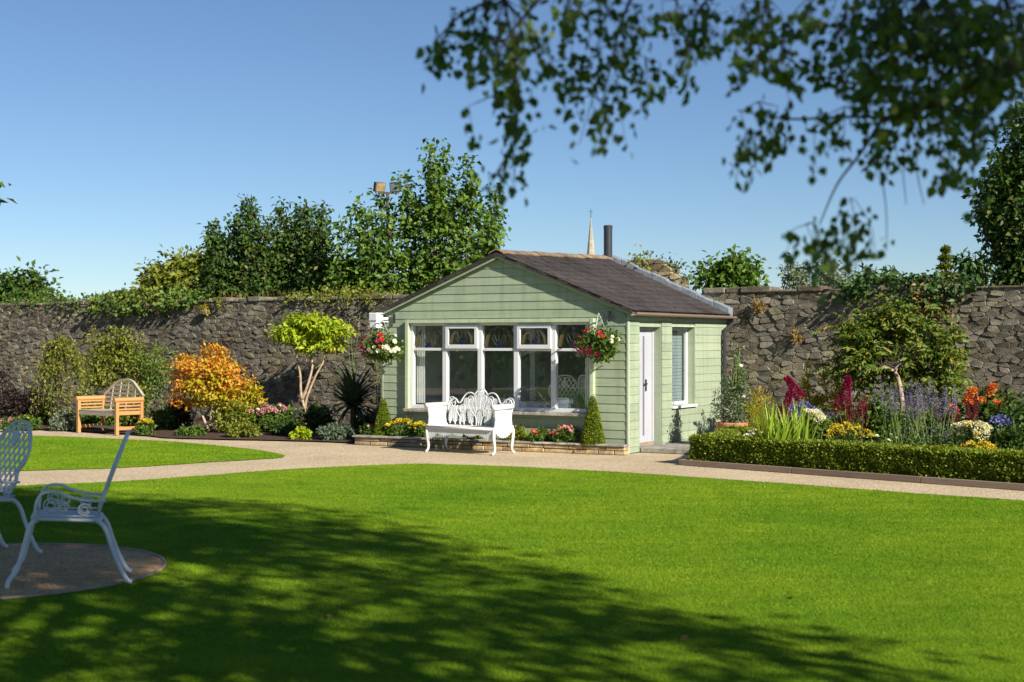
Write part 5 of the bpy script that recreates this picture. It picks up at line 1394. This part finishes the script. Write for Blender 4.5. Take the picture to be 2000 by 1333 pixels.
tree('far_tree', 'dark green tree behind the far left end of the wall', behind(28, 55), [sp_(28, 575, 55, 20, 55, 32), sp_(28, 565, 55, 70, 20, 32)], 130, 24, .4, .22, .14, M['leaf_dark'], (.15, .04), seed=205)
tree('round_tree', 'rounded bush tree behind the wall right of the broken stub', behind(1430, 36), [sp_(1430, 540, 36, 1435, 40, 30), sp_(1430, 545, 36, 1385, 25, 18), sp_(1430, 530, 36, 1440, 22, 22)], 90, 24, .25, .16, .10, M['leaf_syc'], (.1, .03), seed=206)
tree('pale_shrub', 'pale grey green feathery shrub behind the wall under the birch tips', behind(1590, 33), [sp_(1590, 545, 33, 1555, 22, 22), sp_(1590, 535, 33, 1615, 16, 38), sp_(1590, 552, 33, 1640, 24, 14)], 75, 22, .18, .13, .05, M['leaf_grey'], (.05, .02), seed=207, cat='shrub')
tree('leafy_sapling', 'thin leafy sapling behind the wall left of the dark ivy', behind(1705, 31), [sp_(1705, 545, 31, 1695, 20, 18), sp_(1705, 548, 31, 1735, 16, 12)], 26, 18, .16, .15, .08, M['leaf_dark'], (.03, .01), seed=208, cat='shrub')
# small conifer
Yc = 34; cb = behind(1847, Yc); t = empty('conifer', cb, 0, 'small pointed conifer behind the wall above the ivy', 'tree'); g = np.random.default_rng(209); H = hz(478, Yc); h0 = 1.5; geo = []
for tier in range(13):
    f = tier/12; z = h0+(H-.12-h0)*f; rad = mx(46, Yc)*(1-f)**.85+.03
    for k in range(10):
        a = k*.628+tier*.5; n_ = 34; t_ = g.random(n_); P = np.stack([math.cos(a)*rad*t_, math.sin(a)*rad*t_, z-.10*t_*rad+g.normal(size=n_)*.02], 1)
        geo.append(kites(P, norm(np.stack([np.full(n_, math.cos(a)), np.full(n_, math.sin(a)), np.full(n_, .1)], 1)+g.normal(size=P.shape)*.5), norm(np.array([0, 0, 1])+g.normal(size=P.shape)*.3), .13, .05))
V, F = cat_geo(geo); foliage('crown', V, F, M['leaf_olive'], t); MB().tube([(0, 0, 0), (0, 0, H)], [.08, .008], 7).build('trunk', M['bark'], t)
tree('dark_sapling', 'dark sapling with drooping leaves between the conifer and ivy tree', behind(1903, 30), [sp_(1903, 512, 30, 1892, 20, 12), sp_(1903, 535, 30, 1905, 12, 18), sp_(1903, 522, 30, 1925, 12, 8)], 20, 14, .16, .2, .08, M['leaf_ivy'], (.05, .02), seed=210, droop=.7)
tree('ivy_tree', 'tall dark ivy clad tree rising at the right picture edge', behind(2030, 27), [sp_(2030, 420, 27, 2010, 75, 130), sp_(2030, 300, 27, 2020, 50, 95), sp_(2030, 520, 27, 2005, 55, 60), sp_(2030, 395, 27, 1945, 32, 60), sp_(2030, 350, 27, 1940, 22, 30), sp_(2030, 560, 27, 1960, 40, 12)], 520, 26, .22, .12, .07, M['leaf_dark'], (.3, .1), seed=211, shell=.5)
iv = bpy.data.objects['ivy_tree']
tree('left_tree', 'green tree beside the side lawn, twigs just entering the left picture edge', Vector((-7.4, 14.2, 0)), [((.2, 0, 3.6), (1.5, 1.5, 1.6)), ((1.60, -.1, 1.9+1.08), (.70, .5, .42)), ((-.8, .3, 4.6), (1.4, 1.4, 1.2))], 230, 22, .22, .10, .06, M['leaf_mid'], (.16, .05), seed=212)
tree('garden_tree', 'broad green tree across the side lawn, mirrored in the window', Vector((-17, 13.5, 0)), [((0, 0, 3.2), (2.6, 2.6, 2.2)), ((1.5, 2, 2.2), (1.6, 1.6, 1.4)), ((.5, -3, 2.6), (1.8, 1.8, 1.8))], 300, 22, .4, .22, .14, M['leaf_mid'], (.2, .06), seed=213)

# ---- floodlights on a mast, spire, far roofs
Yf = 38.0; fb = behind(757, Yf)
t = empty('floodlight_mast', fb, 0, 'two floodlights on a slim mast above the sycamore leaves', 'floodlight'); zf = hz(375, Yf)
MB().tube([(0, 0, 0), (0, 0, zf)], [.06, .04], 8).box(-.26, .26, -.02, .02, zf-.05, zf).build('mast', M['bark'], t)
for s, rz, mt in ((-1, 35, 'kerb_wood'), (1, -20, 'plastic_black')):  # left lamp and glass coloured pale as if sunlit, right ones dark as if shaded
    mm = Matrix.Translation((s*.21, 0, zf+.13)) @ Matrix.Rotation(R(rz), 4, 'Z') @ Matrix.Rotation(R(12), 4, 'X')
    f = MB(); f.box(-.15, .15, -.05, .08, -.13, .13, mm); lp = f.build('lamp', M['stub_stone' if s < 0 else 'plastic_black'], t, bevel=.01)
    f = MB(); f.box(-.125, .125, -.058, -.052, -.105, .105, mm); f.build('lamp_glass', M['leaf_dry' if False else ('sandstone' if s < 0 else 'lead')], lp)
    f = MB(); f.box(-.02, .02, -.02, .02, -.2, -.12, mm); f.build('lamp_bracket', M['iron_black'], lp)
Yp = 190.0; t = empty('church_spire', behind(1154, Yp), R(20), 'slender pale stone church spire far beyond the roof', 'church'); H = hz(424, Yp)
MB().lathe([(1.35, H-12), (.04, H)], 8).build('spire', M['spire'], t)
MB().box(-1.6, 1.6, -1.6, 1.6, 0, H-12).build('tower', M['spire'], t)
MB().tube([(0, 0, H-.1), (0, 0, H+1.1)], [.05, .03], 6).bar((-.3, 0, H+.75), (.3, 0, H+.75), .06, .06).build('finial', M['iron_black'], t)
def far_house(px, Y, top, w, lb):
    H = hz(top, Y); t = empty('far_house', behind(px, Y), R(25), lb, 'house'); hh = H-w*.5
    m = MB(); m.add([(-w/2, -.1, 0), (w/2, -.1, 0), (w/2, -.1, hh), (0, -.1, H-.05), (-w/2, -.1, hh), (-w/2, 5, 0), (w/2, 5, 0), (w/2, 5, hh), (0, 5, H-.05), (-w/2, 5, hh)], [(0,1,2,3,4), (9,8,7,6,5), (0,5,6,1), (1,6,7,2), (4,3,8,9), (2,7,8,3), (0,4,9,5)]); m.build('wall', M['sandstone'], t)
    m = MB()
    for s in (-1, 1): m.bar((s*(w/2+.1), 2.4, hh-.08), (0, 2.4, H), 5.4, .06, up=(s*.5, 0, 1))
    m.build('roof', M['slate'], t)
far_house(123, 70, 580, 3.0, 'small far gable peeping over the left end of the wall')
far_house(243, 66, 566, 3.4, 'second far gable peeping above the ivy on the wall')

# ------------------------------------------------------------------ birch overhanging the view, and the shade trees
bt = empty('birch_tree', Vector((4.6, 1.2, 0)), 0, 'birch whose leafy twigs hang across the sky at top right', 'tree')
bb = np.array(bt.location)
m = MB(); tapered(m, [(0, 0, -.05), (.05, -.1, 2), (-.1, -.3, 4.2), (-.3, -.6, 7.5)], .17, .06, 10); m.build('trunk', M['bark_pale'], bt, smooth=True)
br = MB(); twigs = MB()
def Q(px, py, Y): return at(px, py, Y)-bt.location
YB = 4.5
main = [Vector((.05, -.1, 2.2)), Vector((-1.2, 1.2, 2.55)), Q(2150, 60, YB), Q(2000, 120, YB), Q(1850, 190, YB), Q(1720, 236, YB)]
tapered(br, main, .06, .010, 8)
side = [
 [Q(1720, 236, YB), Q(1680, 300, YB), Q(1635, 360, YB), Q(1600, 440, YB)],
 [Q(1760, 230, YB), Q(1650, 228, YB), Q(1540, 232, YB), Q(1440, 215, YB)],
 [Q(1850, 190, YB), Q(1720, 170, YB), Q(1610, 150, YB-.1), Q(1530, 110, YB-.1)],
 [Q(2150, 60, YB), Q(2020, 10, YB), Q(1900, 40, YB-.2), Q(1800, 60, YB-.2)],
 [Q(2150, 60, YB), Q(1900, -60, YB), Q(1500, -80, YB), Q(1250, -40, YB), Q(1080, -30, YB), Q(960, 0, YB)],
 [Q(1250, -40, YB), Q(1215, 40, YB), Q(1190, 140, YB), Q(1165, 260, YB)],
 [Q(1080, -30, YB), Q(1000, 60, YB), Q(960, 130, YB)],
 [Q(1000, 60, YB), Q(1010, 180, YB), Q(1005, 270, YB), Q(965, 345, YB)],
 [Q(960, 0, YB), Q(900, 30, YB), Q(850, 80, YB)],
 [Q(1500, -80, YB), Q(1380, 0, YB), Q(1350, 80, YB), Q(1360, 130, YB)],
 [Q(1500, -80, YB), Q(1490, 40, YB), Q(1480, 130, YB)],
 [Q(1850, 190, YB), Q(1900, 260, YB), Q(1900, 340, YB)],
 [Q(1720, 236, YB), Q(1715, 300, YB), Q(1730, 400, YB), Q(1732, 490, YB)],
 [Q(1800, 215, YB), Q(1765, 300, YB), Q(1770, 400, YB)],
 [Q(1800, 215, YB), Q(1790, 320, YB), Q(1805, 400, YB)],
]
for i_, s_ in enumerate(side): tapered(br, s_, .003 if i_ >= 12 else .007, .0012 if i_ >= 12 else .002, 5)
br.build('branch', M['twig'], bt, smooth=True)
gb = np.random.default_rng(77)
# leafy sprays: (px, py, half width, half height, leaves)
sprays = [(985, 60, 85, 70, 150), (960, 110, 65, 45, 70), (890, 60, 45, 40, 28), (850, 85, 18, 40, 10), (1000, 165, 60, 30, 30), (960, 215, 60, 30, 26), (1005, 260, 30, 40, 22), (990, 320, 35, 30, 18), (960, 355, 14, 15, 7),
 (1110, 40, 45, 55, 46), (1170, 60, 55, 70, 55), (1120, 150, 40, 40, 34), (1200, 140, 55, 60, 55), (1160, 230, 45, 50, 46), (1250, 60, 35, 55, 24), (1260, 150, 25, 40, 18),
 (1320, 30, 45, 35, 34), (1370, 50, 40, 45, 46), (1345, 120, 35, 40, 18), (1450, 60, 40, 60, 44), (1500, 40, 55, 50, 52), (1530, 110, 40, 45, 36), (1460, 120, 30, 30, 16), (1580, 30, 50, 40, 40),
 (1480, 230, 45, 35, 34), (1465, 290, 40, 45, 26), (1540, 240, 40, 35, 26), (1600, 250, 40, 30, 20), (1445, 335, 15, 15, 6), (1650, 240, 45, 35, 26), (1690, 290, 30, 30, 12),
 (1650, 90, 60, 70, 70), (1720, 60, 60, 70, 90), (1800, 60, 70, 80, 130), (1880, 50, 70, 70, 120), (1960, 50, 60, 70, 90), (1740, 170, 70, 50, 80), (1830, 160, 70, 60, 100), (1910, 170, 60, 70, 90), (1970, 130, 40, 40, 24), (1680, 160, 50, 35, 40),
 (1800, 240, 60, 40, 46), (1870, 250, 50, 50, 50), (1920, 250, 40, 50, 40), (1840, 320, 40, 35, 24), (1890, 340, 25, 40, 12), (1730, 285, 30, 30, 22), (1975, 200, 25, 30, 12),
 (1590, 470, 35, 40, 34), (1640, 450, 45, 45, 32), (1670, 470, 25, 25, 12), (1600, 510, 28, 20, 10), (1660, 410, 30, 25, 10)]
LP_ = []; 
for (px, py, hw_, hh_, n_) in sprays:
    n_ = int(n_*(2.3 if px > 1640 and py < 210 else 1.65)); hub = Q(px, py-hh_*.9, YB+gb.normal()*.12)
    k = max(2, n_//9)
    for j in range(k):                                    # hanging twiglets carry the leaves
        a = Q(px+gb.normal()*hw_*.5, py-hh_*.3+gb.normal()*hh_*.45, YB+gb.normal()*.22); e = a+Vector((gb.normal()*.02, gb.normal()*.03, -.05-.07*gb.random()))
        twigs.tube([hub, hub.lerp(a, .6), a, e], [.0022, .0018, .0014, .001], 4)
        for q in range(max(1, int(round(n_/k)))):
            t_ = gb.random(); p = a.lerp(e, t_)+Vector((gb.normal(), gb.normal(), gb.normal()))*.026; LP_.append(p)
twigs.build('twigs', M['twig'], bt)
nL = len(LP_); P = np.array([tuple(p) for p in LP_])
lm = []
for kk in range(3):                                        # birch leaf: pointed oval with a fold
    s_ = .029; o_ = [(0, 0), (.22, .16), (.36, .36), (.30, .60), (.14, .84), (0, 1)]
    v = [(0, 0, 0), (0, .35, -.03), (0, .7, -.02), (0, 1, -.10)]
    rt = [(x, y, .10*x*2-.10*y*y) for x, y in o_[1:-1]]; lf = [(-x, y, z) for x, y, z in rt]
    vv = [(0, 0, 0)]+rt+[(0, 1, -.10)]+lf[::-1]+[(0, .3, -.01), (0, .62, -.045)]
    sc_ = s_*(.85+.2*kk); me = MB(); n0 = len(rt); iT = n0+1; L0 = iT+1; mA = len(vv)-2; mB = mA+1
    f = [(0, 1, mA), (1, 2, mA), (2, 3, mB, mA), (3, 4, mB), (4, iT, mB), (iT, L0, mB), (L0, L0+1, mB), (L0+1, L0+2, mA, mB), (L0+2, L0+3, mA), (L0+3, 0, mA)]
    me.add([(x*sc_*1.15, y*sc_, z*sc_) for x, y, z in vv], f); q = me.mesh('leaf', True); q.materials.append(M['leaf_birch']); lm.append(q)
order = np.argsort(P[:, 1]); bulk = MB()
for r_, i in enumerate(order):
    d = Vector((gb.normal()*.6, gb.normal()*.6, -1+gb.normal()*.5)).normalized(); roll = gb.random()*6.28
    Mx = Matrix.Translation(P[i]) @ d.to_track_quat('Y', 'Z').to_matrix().to_4x4() @ Matrix.Rotation(roll, 4, 'Y') @ Matrix.Scale(.75+.5*gb.random(), 4)
    me = lm[int(gb.integers(3))]
    if r_ < 300: link('leaf', me, bt, M=Mx)
    else: bulk.add([Mx @ w.co for w in me.vertices], [tuple(p.vertices) for p in me.polygons])
o = bulk.build('leaves', M['leaf_birch'], bt, smooth=True); o['kind'] = 'stuff'
# upper crown over and behind the camera: it shades the hanging twigs and dapples the lawn
def shadow_spot(x, y, h):                                  # place at height h whose shadow falls on lawn point x, y
    q = h/math.tan(SUN_EL); return np.array([x, y, 0])+np.array([SUN_H.x*q, SUN_H.y*q, h])
ells = []
for (x, y, h, rx, rz) in ((-.2, 7.0, 5.2, .9, .7), (-1.6, 7.6, 6.0, 1.0, .7), (1.3, 6.9, 5.4, .9, .6), (.2, 8.6, 6.4, 1.1, .6), (-2.6, 9.4, 6.6, 1.1, .7), (1.2, 8.0, 5.8, .7, .45), (-.6, 10.0, 7.2, 1.1, .6), (-1.2, 5.6, 5.4, 1.0, .7), (-3.0, 6.6, 6.4, 1.0, .8)):
    ells.append((shadow_spot(x, y, h)-bb, (rx, rx, rz)))
V, F, cen = crown_geo(ells, 330, 28, .26, .11, .085, .5, .6, .15, 301)
foliage('crown', V, F, M['leaf_birch'], bt)
m = MB()
for c in cen[::16]:
    c = Vector(c); m.tube([Vector((-.2, -.4, min(c.z*.75, 6.5))), Vector((-.2, -.4, 5)).lerp(c, .55)+Vector((0, 0, .3)), c], [.035, .02, .008], 5)
m.build('branches', M['bark'], bt, smooth=True)
sb2 = Vector((5.2, -3.4, 0))
ells = []
for (x, y, h, rx, rz) in ((-3.4, 12.4, 8.6, 1.3, .6), (-4.8, 14.0, 9.4, 1.3, .6), (-2.0, 11.6, 8.0, 1.1, .45), (-5.6, 12.0, 8.4, 1.4, .7), (-4.2, 10.6, 7.6, 1.1, .45), (-2.6, 13.0, 9.4, .9, .35), (-6.2, 15.0, 9.8, 1.3, .7), (-.8, 11.8, 8.6, .7, .25), (-5.4, 9.0, 8.0, 1.1, .6), (-1.9, 13.9, 9.6, .7, .16), (-3.9, 8.0, 7.6, 1.1, .7), (-6.6, 13.2, 9, 1.2, .6), (-5.0, 15.4, 9.8, .9, .4), (-3.6, 14.6, 9.4, .9, .35), (-4.4, 13.2, 9.0, 1.0, .5), (-1.4, 12.6, 9.0, .8, .25), (-3.2, 11.0, 8.2, .9, .5)):
    ells.append((shadow_spot(x-.2, y, h)-np.array(sb2), (rx, rx, rz)))
tree('shade_tree', 'tall broad tree behind the viewer shading the lawn and chairs', sb2, ells, 620, 26, .32, .15, .11, M['leaf_mid'], (.24, .08), top=(-.6, .2, 9.0), seed=302, shell=.15, limbs=30)

# a few fallen leaves on the lawn
for i, (px, py, lb) in enumerate(((641, 1211, 'curled brown leaf on the shaded lawn, middle of the picture'), (361, 1144, 'brown fallen leaf on the lawn near the gravel circle'), (1544, 1176, 'dark brown fallen leaf on the sunlit lawn'), (1090, 1010, 'tiny pale fallen leaf on the sunlit lawn before the bench'), (1330, 1255, 'pale fallen leaf in the lower tree shadow'))):
    o = link('fallen_leaf', lm[i % 3].copy()); o.data.materials.clear(); o.data.materials.append(M['leaf_dry']); p = G(px, py); o.location = (p.x, p.y, .018); o.rotation_euler = (.5, .25, i*1.3); o.scale = (1.7, 1.7, 1.7)
    tag(o, lb, 'leaf', 'fallen leaves on the lawn')
